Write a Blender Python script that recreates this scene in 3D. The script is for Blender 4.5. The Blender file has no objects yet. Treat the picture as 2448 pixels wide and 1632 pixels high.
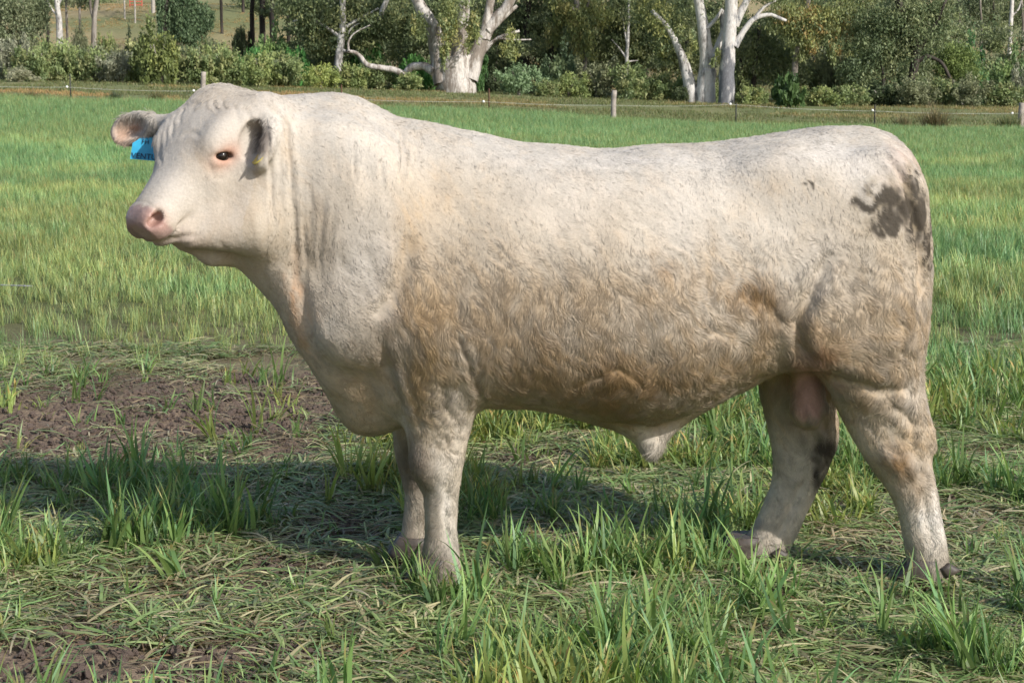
import bpy, bmesh, math, random
import numpy as np
from mathutils import Vector, Matrix

sc = bpy.context.scene
col = sc.collection
R = math.radians

# ------------------------------------------------------------------ camera
# photograph measured at 2448 x 1632; long-ish lens, eye height 1.5 m
FPX, CX, CY, HORIZON, EYE = 4371.0, 1224.0, 816.0, 199.0, 1.5
PITCH = math.atan((CY - HORIZON) / FPX)
cam_d = bpy.data.cameras.new('camera')
cam_d.sensor_width = 36.0
cam_d.lens = FPX / 2448.0 * 36.0
cam_d.clip_start = 0.1
cam_d.clip_end = 2000.0
cam = bpy.data.objects.new('camera', cam_d)
cam.location = (0, 0, EYE)
cam.rotation_euler = (R(90) - PITCH, 0, 0)
col.objects.link(cam)
sc.camera = cam
cam_d.dof.use_dof = True
cam_d.dof.focus_distance = 5.6
cam_d.dof.aperture_fstop = 22.0

# ------------------------------------------------------------------ daylight
SUN_TO = Vector((1.20, -1.16, 1.08)).normalized()      # from the ground to the sun
SUN_EL = math.asin(SUN_TO.z)
world = bpy.data.worlds.new('World')
sc.world = world
world.use_nodes = True
wn = world.node_tree
for n in list(wn.nodes):
    wn.nodes.remove(n)
w_out = wn.nodes.new('ShaderNodeOutputWorld')
w_bg = wn.nodes.new('ShaderNodeBackground')
w_sky = wn.nodes.new('ShaderNodeTexSky')
w_sky.sky_type = 'NISHITA'
w_sky.sun_disc = False
w_sky.sun_elevation = SUN_EL
w_sky.sun_rotation = math.atan2(SUN_TO.x, SUN_TO.y)
w_sky.air_density = 1.0
w_sky.dust_density = 1.6
w_bg.inputs['Strength'].default_value = 0.14
wn.links.new(w_sky.outputs[0], w_bg.inputs[0])
wn.links.new(w_bg.outputs[0], w_out.inputs[0])
sun_d = bpy.data.lights.new('sun', 'SUN')
sun_d.energy = 4.6
sun_d.angle = R(0.55)
sun_d.color = (1.0, 0.955, 0.895)
sun = bpy.data.objects.new('sun', sun_d)
sun.rotation_euler = SUN_TO.to_track_quat('Z', 'Y').to_euler()
sun.location = (8, -8, 12)
col.objects.link(sun)

vs = sc.view_settings
vs.view_transform = 'Standard'
vs.look = 'None'
vs.exposure = 0.13
vs.gamma = 1.0
vs.use_curve_mapping = False
sc.cycles.use_denoising = True
sc.cycles.max_bounces = 6
sc.cycles.transparent_max_bounces = 8
sc.cycles.diffuse_bounces = 3
sc.cycles.glossy_bounces = 2
sc.cycles.transmission_bounces = 4
sc.cycles.caustics_reflective = False
sc.cycles.caustics_refractive = False

# ------------------------------------------------------------------ helpers
CP, SP = math.cos(PITCH), math.sin(PITCH)

def P(px, py, Y):
    """world point on the plane y=Y seen at photograph pixel (px, py)"""
    x = (px - CX) / FPX
    yc = (CY - py) / FPX
    d = np.array([x, CP + yc * SP, -SP + yc * CP])
    return np.array([0, 0, EYE]) + d * (Y / d[1])

def project(p):
    """photograph pixel of world points (n,3)"""
    p = np.asarray(p, float)
    q = p - np.array([0, 0, EYE])
    dep = q[:, 1] * CP - q[:, 2] * SP
    up = q[:, 1] * SP + q[:, 2] * CP
    return np.stack([CX + FPX * q[:, 0] / dep, CY - FPX * up / dep], 1)

def pchip(xs, ys):
    xs = np.asarray(xs, float); ys = np.asarray(ys, float)
    h = np.diff(xs); dl = np.diff(ys) / h
    m = np.zeros_like(ys)
    m[0], m[-1] = dl[0], dl[-1]
    for i in range(1, len(xs) - 1):
        if dl[i-1] * dl[i] > 0:
            w1, w2 = 2*h[i] + h[i-1], h[i] + 2*h[i-1]
            m[i] = (w1 + w2) / (w1 / dl[i-1] + w2 / dl[i])
    def f(x):
        x = np.clip(x, xs[0], xs[-1])
        i = np.clip(np.searchsorted(xs, x) - 1, 0, len(xs) - 2)
        t = (x - xs[i]) / h[i]
        t2, t3 = t*t, t*t*t
        return ((2*t3 - 3*t2 + 1)*ys[i] + (t3 - 2*t2 + t)*h[i]*m[i]
                + (-2*t3 + 3*t2)*ys[i+1] + (t3 - t2)*h[i]*m[i+1])
    return f

def smooth01(a, b, x):
    t = np.clip((x - a) / (b - a), 0, 1)
    return t * t * (3 - 2 * t)

_rng_tab = np.random.RandomState(11).rand(64, 64, 64).astype(np.float32)
def vnoise(p, scale, seed=0):
    """cheap smooth value noise, 0..1, for point arrays"""
    q = np.asarray(p, float) * scale + seed * 17.31
    i = np.floor(q).astype(int); f = q - i
    f = f * f * (3 - 2 * f)
    r = 0
    for dx in (0, 1):
        wx = f[..., 0] if dx else 1 - f[..., 0]
        for dy in (0, 1):
            wy = f[..., 1] if dy else 1 - f[..., 1]
            for dz in (0, 1):
                wz = f[..., 2] if dz else 1 - f[..., 2]
                r = r + wx*wy*wz*_rng_tab[(i[..., 0]+dx) & 63, (i[..., 1]+dy) & 63, (i[..., 2]+dz) & 63]
    return r

def fbm(p, scale, octaves=3, seed=0):
    s, a, t = 0, 1.0, 0
    for k in range(octaves):
        s = s + a * vnoise(p, scale * 2**k, seed + k); t += a; a *= 0.5
    return s / t

def tag(o, label=None, cat=None, group=None, kind=None):
    if label: o['label'] = label
    if cat: o['category'] = cat
    if group: o['group'] = group
    if kind: o['kind'] = kind
    return o

def empty(name, loc, rz=0.0, parent=None):
    o = bpy.data.objects.new(name, None)
    o.empty_display_size = 0.2
    o.location = loc
    o.rotation_euler = (0, 0, rz)
    col.objects.link(o)
    if parent: o.parent = parent
    return o

def mesh_from(name, verts, faces, mat=None, smooth=True):
    """faces: (n,k) int array or list of arrays of quads / tris"""
    me = bpy.data.meshes.new(name)
    verts = np.ascontiguousarray(verts, np.float32)
    fl = faces if isinstance(faces, list) else [faces]
    fl = [np.ascontiguousarray(f, np.int32) for f in fl if len(f)]
    nl = sum(f.size for f in fl); nf = sum(len(f) for f in fl)
    me.vertices.add(len(verts)); me.vertices.foreach_set('co', verts.ravel())
    me.loops.add(nl); me.polygons.add(nf)
    me.loops.foreach_set('vertex_index', np.concatenate([f.ravel() for f in fl]))
    starts, tot, s = [], [], 0
    for f in fl:
        k = f.shape[1]
        starts.append(s + np.arange(len(f)) * k); tot.append(np.full(len(f), k)); s += f.size
    me.polygons.foreach_set('loop_start', np.concatenate(starts).astype(np.int32))
    me.polygons.foreach_set('loop_total', np.concatenate(tot).astype(np.int32))
    me.polygons.foreach_set('use_smooth', np.full(nf, smooth))
    me.update(calc_edges=True)
    if mat: me.materials.append(mat)
    return me

def link(name, me, parent=None, loc=(0, 0, 0)):
    o = bpy.data.objects.new(name, me)
    o.location = loc
    col.objects.link(o)
    if parent: o.parent = parent
    return o

def set_color(me, name, rgb):
    a = me.attributes.new(name, 'FLOAT_COLOR', 'POINT')
    c = np.ones((len(me.vertices), 4), np.float32); c[:, :3] = rgb
    a.data.foreach_set('color', c.ravel())

class NT:
    """small node-tree helper"""
    def __init__(self, name):
        self.m = bpy.data.materials.new(name); self.m.use_nodes = True
        self.t = self.m.node_tree
        self.out = self.t.nodes['Material Output']; self.b = self.t.nodes['Principled BSDF']
    def n(self, typ, **kw):
        nd = self.t.nodes.new(typ)
        for k, v in kw.items():
            if k in nd.inputs: nd.inputs[k].default_value = v
            else: setattr(nd, k, v)
        return nd
    def l(self, a, b): self.t.links.new(a, b)
    def noise(self, scale, detail=4, rough=0.55, vec=None):
        nd = self.n('ShaderNodeTexNoise'); nd.inputs['Scale'].default_value = scale
        nd.inputs['Detail'].default_value = detail; nd.inputs['Roughness'].default_value = rough
        if vec is not None: self.l(vec, nd.inputs['Vector'])
        return nd
    def ramp(self, fac, stops):
        nd = self.n('ShaderNodeValToRGB'); e = nd.color_ramp.elements
        while len(e) < len(stops): e.new(0.5)
        for k, (p, c) in enumerate(stops):
            e[k].position = p; e[k].color = (*c, 1)
        self.l(fac, nd.inputs[0]); return nd
    def mix(self, fac, a, b, mode='MIX'):
        nd = self.n('ShaderNodeMix', data_type='RGBA', blend_type=mode)
        for s, v in ((nd.inputs[0], fac), (nd.inputs[6], a), (nd.inputs[7], b)):
            if isinstance(v, (int, float)): s.default_value = v
            elif isinstance(v, tuple): s.default_value = (*v, 1)
            else: self.l(v, s)
        return nd.outputs[2]
    def bump(self, h, strength=0.4, dist=0.02):
        nd = self.n('ShaderNodeBump'); nd.inputs['Strength'].default_value = strength
        nd.inputs['Distance'].default_value = dist
        self.l(h, nd.inputs['Height']); self.l(nd.outputs[0], self.b.inputs['Normal'])
        return nd
    def coord(self, which='Object'):
        return self.n('ShaderNodeTexCoord').outputs[which]
    def setb(self, **kw):
        for k, v in kw.items(): self.b.inputs[k.replace('_', ' ')].default_value = v

def plain(name, rgb, rough=0.6, noise_amt=0.25, scale=20.0, bump=0.0):
    """procedural plain material with a mottled tone"""
    m = NT(name)
    nz = m.noise(scale, 5, 0.6, m.coord())
    r = m.ramp(nz.outputs[0], [(0.3, tuple(c*(1-noise_amt) for c in rgb)), (0.7, tuple(min(1, c*(1+noise_amt)) for c in rgb))])
    m.l(r.outputs[0], m.b.inputs['Base Color'])
    m.setb(Roughness=rough)
    if bump: m.bump(nz.outputs[0], bump, 0.01)
    return m.m
# ================================================================== ground
_zf = pchip([-60, -30, -17.4, -0.9, 4.0, 8.8, 14.3, 20, 30, 60], [2.2, 1.35, .85, .37, .05, -.16, -.25, -.32, -.40, -.5])
_zt = pchip([-90, -28, -3.3, 11, 28, 90], [3.2, 1.62, 1.0, .42, .25, 0.1])
def terrain(x, y):
    x = np.asarray(x, float); y = np.asarray(y, float)
    a = _zf(np.clip(x, -60, 60)) * smooth01(14, 72, y)
    b = _zt(np.clip(x, -90, 90))
    t = smooth01(72, 100, y)
    z = a * (1 - t) + b * t - .030 * (1 - smooth01(9, 14, y))
    h = np.maximum(y - 108, 0)
    hill = .105 * h * h / (h + 25) + .00012 * h * h
    z = z + hill + 1.2 * smooth01(110, 160, y) * (vnoise(np.stack([x, y, 0*x], -1), .03, 3) - .5) * 3
    return z

def soil_xy(px, py):
    """ground point (z=0) under a photo pixel"""
    x = (px - CX) / FPX; yc = (CY - py) / FPX
    d = np.array([x, CP + yc * SP, -SP + yc * CP]); t = -EYE / d[2]
    return d[0] * t, d[1] * t

BARE = []      # bare, trodden earth: centre x, y, half sizes, strength
for px, py, rx, ry, s in ((300, 965, 360, 75, 1.0), (640, 905, 200, 60, 1.0), (160, 1030, 280, 55, .9), (640, 1010, 190, 60, 1.0), (90, 1520, 210, 90, 1.0), (420, 1590, 320, 70, 1.0),
                          (350, 1370, 260, 55, .6), (660, 1335, 160, 45, .7), (1290, 1085, 130, 35, .75), (640, 1160, 120, 30, .4), (870, 1260, 130, 45, .75), (1500, 1280, 120, 25, .35), (2140, 1280, 90, 30, .7), (2350, 1080, 90, 30, .6),
                          (2060, 1330, 160, 40, .55), (1500, 1470, 130, 40, .45), (1950, 1560, 160, 50, .45), (1030, 1580, 200, 40, .4), (720, 1480, 160, 40, .55), (2360, 1230, 120, 40, .5), (150, 1240, 160, 30, .25)):
    x0, y0 = soil_xy(px, py)
    x1, _ = soil_xy(px + rx, py); _, y1 = soil_xy(px, py - ry); _, y2 = soil_xy(px, py + ry)
    BARE.append((x0, y0, abs(x1 - x0), abs(y1 - y2) / 2, s))

def bare(x, y):
    p = np.stack([x, y, 0 * x], -1)
    w = fbm(p, 2.2, 3, 90) - .5; w2 = fbm(p, 2.2, 3, 95) - .5
    b = np.zeros_like(x)
    for x0, y0, rx, ry, s in BARE:
        e = ((x - x0 + w * .7) / (rx * 1.1))**2 + ((y - y0 + w2 * .9) / (ry * 1.25))**2
        b = np.maximum(b, 1.25 * s * np.exp(-e**1.5 * .6))
    return np.clip(b, 0, 1)

def make_ground():
    ys = np.concatenate([np.linspace(-40, 3.6, 24, endpoint=False), np.arange(3.6, 9.0, .022), 9.0 * (430 / 9.0)**(np.linspace(0, 1, 170))])
    s = np.linspace(-1, 1, 301)
    Yg = np.repeat(ys[:, None], len(s), 1)
    hw = 14 + .75 * np.abs(Yg)
    X = 2.3 * s + (hw - 2.3) * np.sign(s) * np.abs(s)**5
    p = np.stack([X, Yg, 0 * X], -1)
    Z = terrain(X, Yg)
    near = 1 - smooth01(9, 16, Yg)
    br = bare(X, Yg)
    clod = (fbm(p, 9, 4, 7) - .5) * .07 + (np.abs(fbm(p, 24, 2, 8) - .5)) * .045
    Z = Z + near * (clod * (.35 + .65 * br) - .012 * br)
    v = np.stack([X, Yg, Z], -1).reshape(-1, 3)
    ny, nx = X.shape
    i = np.arange(ny * nx).reshape(ny, nx)
    q = np.stack([i[:-1, :-1], i[:-1, 1:], i[1:, 1:], i[1:, :-1]], -1).reshape(-1, 4)
    m = NT('ground_soil_and_turf')
    at = m.n('ShaderNodeAttribute', attribute_name='zone')
    co = m.coord()
    n1 = m.noise(6, 8, .65, co); n2 = m.noise(55, 5, .6, co); n3 = m.noise(.35, 6, .6, co)
    c = m.mix(.55, at.outputs['Color'], m.ramp(n1.outputs[0], [(.25, (.30, .30, .30)), (.75, (.72, .72, .72))]).outputs[0], 'OVERLAY')
    c = m.mix(.45, c, m.ramp(n2.outputs[0], [(.25, (.25, .25, .25)), (.75, (.75, .75, .75))]).outputs[0], 'OVERLAY')
    c = m.mix(.5, c, m.ramp(n3.outputs[0], [(.3, (.36, .40, .36)), (.7, (.66, .62, .58))]).outputs[0], 'OVERLAY')
    m.l(c, m.b.inputs['Base Color'])
    m.setb(Roughness=.95, Specular_IOR_Level=.15)
    m.bump(n2.outputs[0], .8, .02)
    me = mesh_from('ground', v, q, m.m)
    soil = np.array([.205, .153, .115]); under = np.array([.110, .125, .050]); paddock = np.array([.150, .172, .078]); dry = np.array([.31, .25, .145]); hillg = np.array([.17, .18, .085])
    x, y = v[:, 0], v[:, 1]
    p3 = np.stack([x, y, 0*x], -1)
    c = np.repeat(soil[None], len(v), 0)
    far = smooth01(8, 13, y)
    c = c + (under - c) * far[:, None]
    edge = smooth01(65, 68, y + 3 * (fbm(p3, .3, 2, 12) - .5))
    c = c + (paddock - c) * edge[:, None]
    dr = smooth01(.50, .66, fbm(p3, .16, 4, 15)) * smooth01(66, 74, y) * (.35 + .5 * smooth01(0, -14, x))
    c = c + (dry - c) * (dr * .55)[:, None]
    hl = smooth01(104, 114, y)
    c = c + (hillg - c) * hl[:, None]
    hd = smooth01(.36, .54, fbm(p3, .06, 4, 16)) * smooth01(112, 126, y)
    c = c + (dry - c) * (hd * .85)[:, None]
    set_color(me, 'zone', c)
    g = link('ground', me); tag(g, kind='structure')
    return g
ground = make_ground()

# ------------------------------------------------------------------ grass
def blade_material(name, hue_noise=.0):
    m = NT(name)
    at = m.n('ShaderNodeAttribute', attribute_name='leaf')
    ti = m.n('ShaderNodeAttribute', attribute_name='tint', attribute_type='INSTANCER')
    c = m.mix(1.0, at.outputs['Color'], ti.outputs['Color'], 'MULTIPLY')
    m.l(c, m.b.inputs['Base Color'])
    m.setb(Roughness=.42, Specular_IOR_Level=.35)
    tr = m.n('ShaderNodeBsdfTranslucent')
    tc = m.mix(1.0, c, (1.15, 1.25, .75), 'MULTIPLY')
    m.l(tc, tr.inputs[0])
    mx = m.n('ShaderNodeMixShader'); mx.inputs[0].default_value = .33
    m.l(m.b.outputs[0], mx.inputs[1]); m.l(tr.outputs[0], mx.inputs[2]); m.l(mx.outputs[0], m.out.inputs[0])
    return m.m

def blades(rs, n, spread, hgt, wid, lean, droop, seg, tones, flat=False):
    """n tapered, bent grass blades as one small mesh; returns verts, quads, colours"""
    V, Q, C = [], [], []
    for k in range(n):
        a = rs.uniform(0, 2*math.pi); r = spread * math.sqrt(rs.rand())
        b = np.array([r*math.cos(a), r*math.sin(a), -.01])
        h = hgt * rs.uniform(.55, 1.15); w = wid * rs.uniform(.6, 1.25)
        az = rs.uniform(0, 2*math.pi); ln = lean * rs.uniform(.2, 1.2); dr = droop * rs.uniform(.1, 1.3)
        el = math.pi/2 - ln
        if flat:
            el = rs.uniform(-.05, .22); b[2] = rs.uniform(.0, .022)
        dirh = np.array([math.cos(az), math.sin(az), 0]); side = np.array([-math.sin(az), math.cos(az), 0])
        tw = rs.uniform(-.7, .7); side = side * math.cos(tw) + np.array([0, 0, 1]) * math.sin(tw) * .5
        p = b.copy(); o = len(V)
        tone = np.array(tones[rs.randint(len(tones))]) * rs.uniform(.75, 1.25)
        for s in range(seg + 1):
            t = s / seg
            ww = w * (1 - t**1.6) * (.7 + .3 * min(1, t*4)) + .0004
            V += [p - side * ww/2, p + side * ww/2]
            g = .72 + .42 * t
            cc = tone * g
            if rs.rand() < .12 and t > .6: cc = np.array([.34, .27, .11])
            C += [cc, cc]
            el2 = el - dr * t * t
            if flat: el2 = el - (.5 + dr) * t * t
            p = p + (dirh * math.cos(el2) + np.array([0, 0, 1]) * math.sin(el2)) * h / seg
            if flat and p[2] < .004: p[2] = .004 + .01 * rs.rand()
        for s in range(seg):
            Q.append((o + 2*s, o + 2*s + 1, o + 2*s + 3, o + 2*s + 2))
    return np.array(V), np.array(Q), np.array(C)

def proto(name, data, mat):
    v, q, c = data
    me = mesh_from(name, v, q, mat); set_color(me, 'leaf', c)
    return bpy.data.objects.new(name, me)

def scatter(name, label_kind, protos, pts, rot, scl, var, tint):
    """one 'stuff' object: a point cloud mesh whose points carry blade clumps (geometry nodes)"""
    pc = bpy.data.collections.new(name + '_clumps')
    for k, o in enumerate(protos):
        o.name = '%s_%02d' % (name, k); pc.objects.link(o)
    me = bpy.data.meshes.new(name)
    me.vertices.add(len(pts)); me.vertices.foreach_set('co', np.ascontiguousarray(pts, np.float32).ravel())
    for nm, ty, dat, key in (('rot', 'FLOAT_VECTOR', rot, 'vector'), ('scl', 'FLOAT', scl, 'value'), ('var', 'INT', var, 'value')):
        a = me.attributes.new(nm, ty, 'POINT'); a.data.foreach_set(key, np.ascontiguousarray(dat, np.int32 if ty == 'INT' else np.float32).ravel())
    a = me.attributes.new('tint', 'FLOAT_COLOR', 'POINT')
    cc = np.ones((len(pts), 4), np.float32); cc[:, :3] = tint; a.data.foreach_set('color', cc.ravel())
    o = link(name, me); tag(o, kind='stuff')
    ng = bpy.data.node_groups.new(name + '_scatter', 'GeometryNodeTree')
    ng.interface.new_socket('Geometry', in_out='INPUT', socket_type='NodeSocketGeometry')
    ng.interface.new_socket('Geometry', in_out='OUTPUT', socket_type='NodeSocketGeometry')
    N = ng.nodes; gi = N.new('NodeGroupInput'); go = N.new('NodeGroupOutput')
    ci = N.new('GeometryNodeCollectionInfo'); ci.inputs['Collection'].default_value = pc
    ci.inputs['Separate Children'].default_value = True; ci.inputs['Reset Children'].default_value = True
    ip = N.new('GeometryNodeInstanceOnPoints'); ip.inputs['Pick Instance'].default_value = True
    def at(nm, ty):
        n = N.new('GeometryNodeInputNamedAttribute'); n.data_type = ty; n.inputs['Name'].default_value = nm
        return n.outputs['Attribute']
    e2r = N.new('FunctionNodeEulerToRotation')
    L = ng.links
    L.new(gi.outputs[0], ip.inputs['Points']); L.new(ci.outputs[0], ip.inputs['Instance'])
    L.new(at('var', 'INT'), ip.inputs['Instance Index'])
    L.new(at('rot', 'FLOAT_VECTOR'), e2r.inputs[0]); L.new(e2r.outputs[0], ip.inputs['Rotation'])
    L.new(at('scl', 'FLOAT'), ip.inputs['Scale'])
    L.new(ip.outputs[0], go.inputs[0])
    md = o.modifiers.new('scatter', 'NODES'); md.node_group = ng
    return o

def in_view(x, y, pad=.35):
    return np.abs(x) < y * (1224 / FPX) * 1.10 + pad

HOOF_SPOTS = [soil_xy(*a) for a in ((1041, 1390), (995, 1340), (2215, 1405), (1790, 1350))]

def make_grass():
    rs = np.random.RandomState(21)
    mat = blade_material('grass_blade')
    G1 = [(.205, .315, .105), (.250, .350, .115), (.165, .285, .120), (.335, .390, .145), (.190, .300, .100)]
    G2 = [(.205, .335, .150), (.185, .310, .140), (.235, .350, .145), (.285, .360, .145)]
    ST = [(.54, .49, .29), (.48, .49, .25), (.38, .45, .20), (.58, .51, .34), (.28, .39, .15), (.22, .35, .13), (.25, .38, .13), (.34, .43, .18)]
    BR = [(.28, .18, .10), (.40, .31, .19), (.33, .26, .15), (.46, .38, .24)]
    # crop standing over the paddock, thinned by distance
    tall = [proto('t', blades(rs, 16, .055, .23, .0085, .42, 1.0, 5, G2), mat) for _ in range(6)]
    n = 150000
    y = 8.2 + (66.5 - 8.2) * rs.rand(n)**.62
    x = (rs.rand(n) * 2 - 1) * (y * .285 + 1.0)
    p = np.stack([x, y, 0*x], -1)
    edge = y < 65.5 - 2.0 * (fbm(p, .4, 2, 17) - .5) * 2
    dens = fbm(p, .9, 3, 33)
    keep = edge & (rs.rand(n) < np.clip((dens - .30) * 5, .35, 1)) & (rs.rand(n) < np.clip((24 / y), .42, 1) + .1) & (rs.rand(n) > 1.6 * bare(x, y))
    x, y = x[keep], y[keep]; p = p[keep]; n = len(x)
    z = terrain(x, y)
    patch = fbm(p, .22, 3, 44); fine = fbm(p, 1.3, 2, 45)
    ye = np.clip(smooth01(.42, .60, .55 * patch + .45 * fine) + .35 * (1 - smooth01(12, 24, y)) * smooth01(1.5, -1.5, x), 0, 1) * (1 - .7 * smooth01(24, 50, y))
    tint = np.array([.92, 1.0, 1.0])[None] * (1 - ye[:, None]) + np.array([1.38, 1.10, 1.0])[None] * ye[:, None]
    pale = 1 + .30 * smooth01(.35, .65, fbm(p, .6, 3, 46)) * (1 - smooth01(30, 60, y))
    tint = tint * ((.78 + .44 * rs.rand(n)) * pale)[:, None]
    scl = (.55 + .55 * rs.rand(n)) * (.62 + .25 * smooth01(9, 20, y) + .75 * smooth01(20, 60, y)) * (1 + .35 * smooth01(.8, 2.5, x) * (1 - smooth01(14, 30, y)))
    rot = np.stack([rs.randn(n) * .10, rs.randn(n) * .10, rs.rand(n) * 6.28], 1)
    scatter('crop_grass', 'stuff', tall, np.stack([x, y, z], 1), rot, scl, rs.randint(0, 6, n), tint)

    # standing tufts in the foreground
    tuft = [proto('t', blades(rs, 11, .035, .165, .0120, .55, 1.5, 6, G1), mat) for _ in range(5)]
    tuft += [proto('t', blades(rs, 7, .03, .25, .0160, .35, 1.5, 7, G1[:3]), mat) for _ in range(4)]
    tuft += [proto('t', blades(rs, 14, .05, .10, .0095, .7, 1.2, 5, G1), mat) for _ in range(3)]
    n = 42000
    y = 4.05 + (9.6 - 4.05) * rs.rand(n); x = (rs.rand(n) * 2 - 1) * (y * .29 + .5)
    p = np.stack([x, y, 0*x], -1)
    cl = fbm(p, 3.2, 3, 61); br = bare(x, y)
    # thick bands seen in the photograph: behind the chest, under the belly, right of the bull
    dens = smooth01(.47, .66, cl + .10 * smooth01(6.4, 8.0, y)) * (1 - .985 * smooth01(.06, .28, br))
    keep = (rs.rand(n) < (.06 * np.clip(1 - 2 * br, .12, 1) + .95 * dens) * np.where(y > 7.5, .66, .46)) & in_view(x, y)
    for hx, hy in HOOF_SPOTS:
        keep &= ((x - hx)**2 + (y - hy + .02)**2) > .095**2
    x, y, p = x[keep], y[keep], p[keep]; n = len(x)
    ex = []
    for px, py in ((1010, 1408), (1075, 1415), (1110, 1400), (985, 1385), (960, 1360), (1130, 1420), (1040, 1425), (1740, 1372), (1815, 1378), (1860, 1372), (2180, 1428), (2255, 1425), (940, 1350), (1600, 1330), (1100, 1440), (1060, 1445), (1150, 1390)):
        for _ in range(2): ex.append(soil_xy(px + rs.uniform(-14, 14), py + rs.uniform(-4, 10)))
    ex = np.array(ex); x = np.concatenate([x, ex[:, 0]]); y = np.concatenate([y, ex[:, 1]]); n = len(x); p = np.stack([x, y, 0*x], -1)
    lush = smooth01(.42, .60, fbm(p, 1.1, 3, 66))
    v = np.where(rs.rand(n) < .16 + .2 * lush, rs.randint(5, 9, n), np.where(rs.rand(n) < .4, rs.randint(9, 12, n), rs.randint(0, 5, n)))
    ye = smooth01(.45, .65, fbm(p, 1.7, 3, 67))
    tint = np.array([.92, .98, .98])[None] * (1 - ye[:, None]) + np.array([1.36, 1.12, 1.0])[None] * ye[:, None]
    tint = tint * (.70 + .70 * rs.rand(n)**1.3)[:, None]
    rot = np.stack([rs.randn(n) * .18, rs.randn(n) * .18, rs.rand(n) * 6.28], 1)
    scatter('meadow_grass', 'stuff', tuft, np.stack([x, y, terrain(x, y) + .0], 1), rot, .48 + .68 * rs.rand(n), v, tint)

    # trampled blades and straw lying on the soil
    lay = [proto('t', blades(rs, 12, .10, .15, .0105, 0, .6, 5, ST, True), mat) for _ in range(6)]
    lay += [proto('t', blades(rs, 9, .12, .13, .0072, 0, .3, 4, BR, True), mat) for _ in range(3)]
    n = 62000
    y = 4.05 + (10.5 - 4.05) * rs.rand(n); x = (rs.rand(n) * 2 - 1) * (y * .29 + .5)
    p = np.stack([x, y, 0*x], -1)
    br = bare(x, y)
    keep = (rs.rand(n) < np.clip(.95 - 1.0 * br, .04, 1) * smooth01(.34, .52, .5 * fbm(p, 2.6, 3, 71) + .5 * fbm(p, 7, 2, 72)) * np.where(y > 8, .5, .75)) & in_view(x, y)
    for hx, hy in HOOF_SPOTS:
        keep &= ((x - hx)**2 + (y - hy + .06)**2) > .15**2
    x, y, p = x[keep], y[keep], p[keep]; n = len(x); br = bare(x, y)
    v = np.where(rs.rand(n) < .14 + .45 * br, rs.randint(6, 9, n), rs.randint(0, 6, n))
    tint = np.ones((n, 3)) * (.62 + .75 * rs.rand(n)**1.5)[:, None]
    rot = np.stack([rs.randn(n) * .08, rs.randn(n) * .08, rs.rand(n) * 6.28], 1)
    scatter('trampled_grass', 'stuff', lay, np.stack([x, y, terrain(x, y) + .008], 1), rot, .6 + .6 * rs.rand(n), v, tint)

    # short turf of the paddock beyond the fence
    turf = [proto('t', blades(rs, 14, .16, .13, .022, .6, 1.0, 3, [(.16, .205, .085), (.19, .225, .095), (.27, .25, .13)]), mat) for _ in range(4)]
    n = 60000
    y = 64 + 120 * rs.rand(n)**1.5; x = (rs.rand(n) * 2 - 1) * (y * .29 + 1)
    p = np.stack([x, y, 0*x], -1)
    k = rs.rand(n) < smooth01(.35, .6, fbm(p, .35, 3, 77))
    x, y, p = x[k], y[k], p[k]; n = len(x)
    dr = np.clip(smooth01(.52, .66, fbm(p, .2, 3, 78)) * (.4 + .6 * smooth01(0, -12, x)) + .75 * smooth01(108, 120, y) * smooth01(.3, .6, fbm(p, .1, 3, 79)), 0, 1)
    tint = np.array([1., 1., 1.])[None] * (1 - dr[:, None]) + np.array([2.3, 1.45, 1.5])[None] * dr[:, None]
    rot = np.stack([rs.randn(n) * .1, rs.randn(n) * .1, rs.rand(n) * 6.28], 1)
    scatter('paddock_turf', 'stuff', turf, np.stack([x, y, terrain(x, y)], 1), rot, .7 + .9 * rs.rand(n), rs.randint(0, 4, n), tint * (.8 + .4 * rs.rand(n))[:, None])
make_grass()

def make_clods():
    """loose lumps of earth on the bare soil"""
    rs = np.random.RandomState(8)
    m = NT('soil_clod')
    nz = m.noise(30, 6, .6, m.coord()); m.l(m.ramp(nz.outputs[0], [(.3, (.12, .085, .066)), (.7, (.27, .20, .16))]).outputs[0], m.b.inputs['Base Color'])
    m.setb(Roughness=.95); m.bump(nz.outputs[0], .8, .02)
    pr = []
    for k in range(4):
        bm = bmesh.new(); bmesh.ops.create_icosphere(bm, subdivisions=2, radius=1)
        for v in bm.verts:
            s = .62 + .7 * rs.rand(); v.co *= s; v.co.z *= .6
        me = bpy.data.meshes.new('clod'); bm.to_mesh(me); bm.free(); me.materials.append(m.m)
        pr.append(bpy.data.objects.new('clod', me))
    n = 26000
    y = 4.05 + 5.5 * rs.rand(n); x = (rs.rand(n)*2 - 1) * (y * .29 + .4)
    k = rs.rand(n) < .06 + .9 * bare(x, y)
    x, y = x[k], y[k]; n = len(x)
    z = terrain(x, y) + .008
    scatter('soil_clods', 'stuff', pr, np.stack([x, y, z], 1), rs.rand(n, 3) * 6.28, .004 + .014 * rs.rand(n)**2.5, rs.randint(0, 4, n), np.ones((n, 3)))
make_clods()
# ================================================================== the bull
BY = 5.60                      # depth of the bull's mid plane
GRID = 0.0065

def smin(a, b, k):
    h = np.clip(0.5 + 0.5 * (b - a) / k, 0, 1)
    return b + (a - b) * h - k * h * (1 - h)

def smax(a, b, k):
    return -smin(-a, -b, k)

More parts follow.
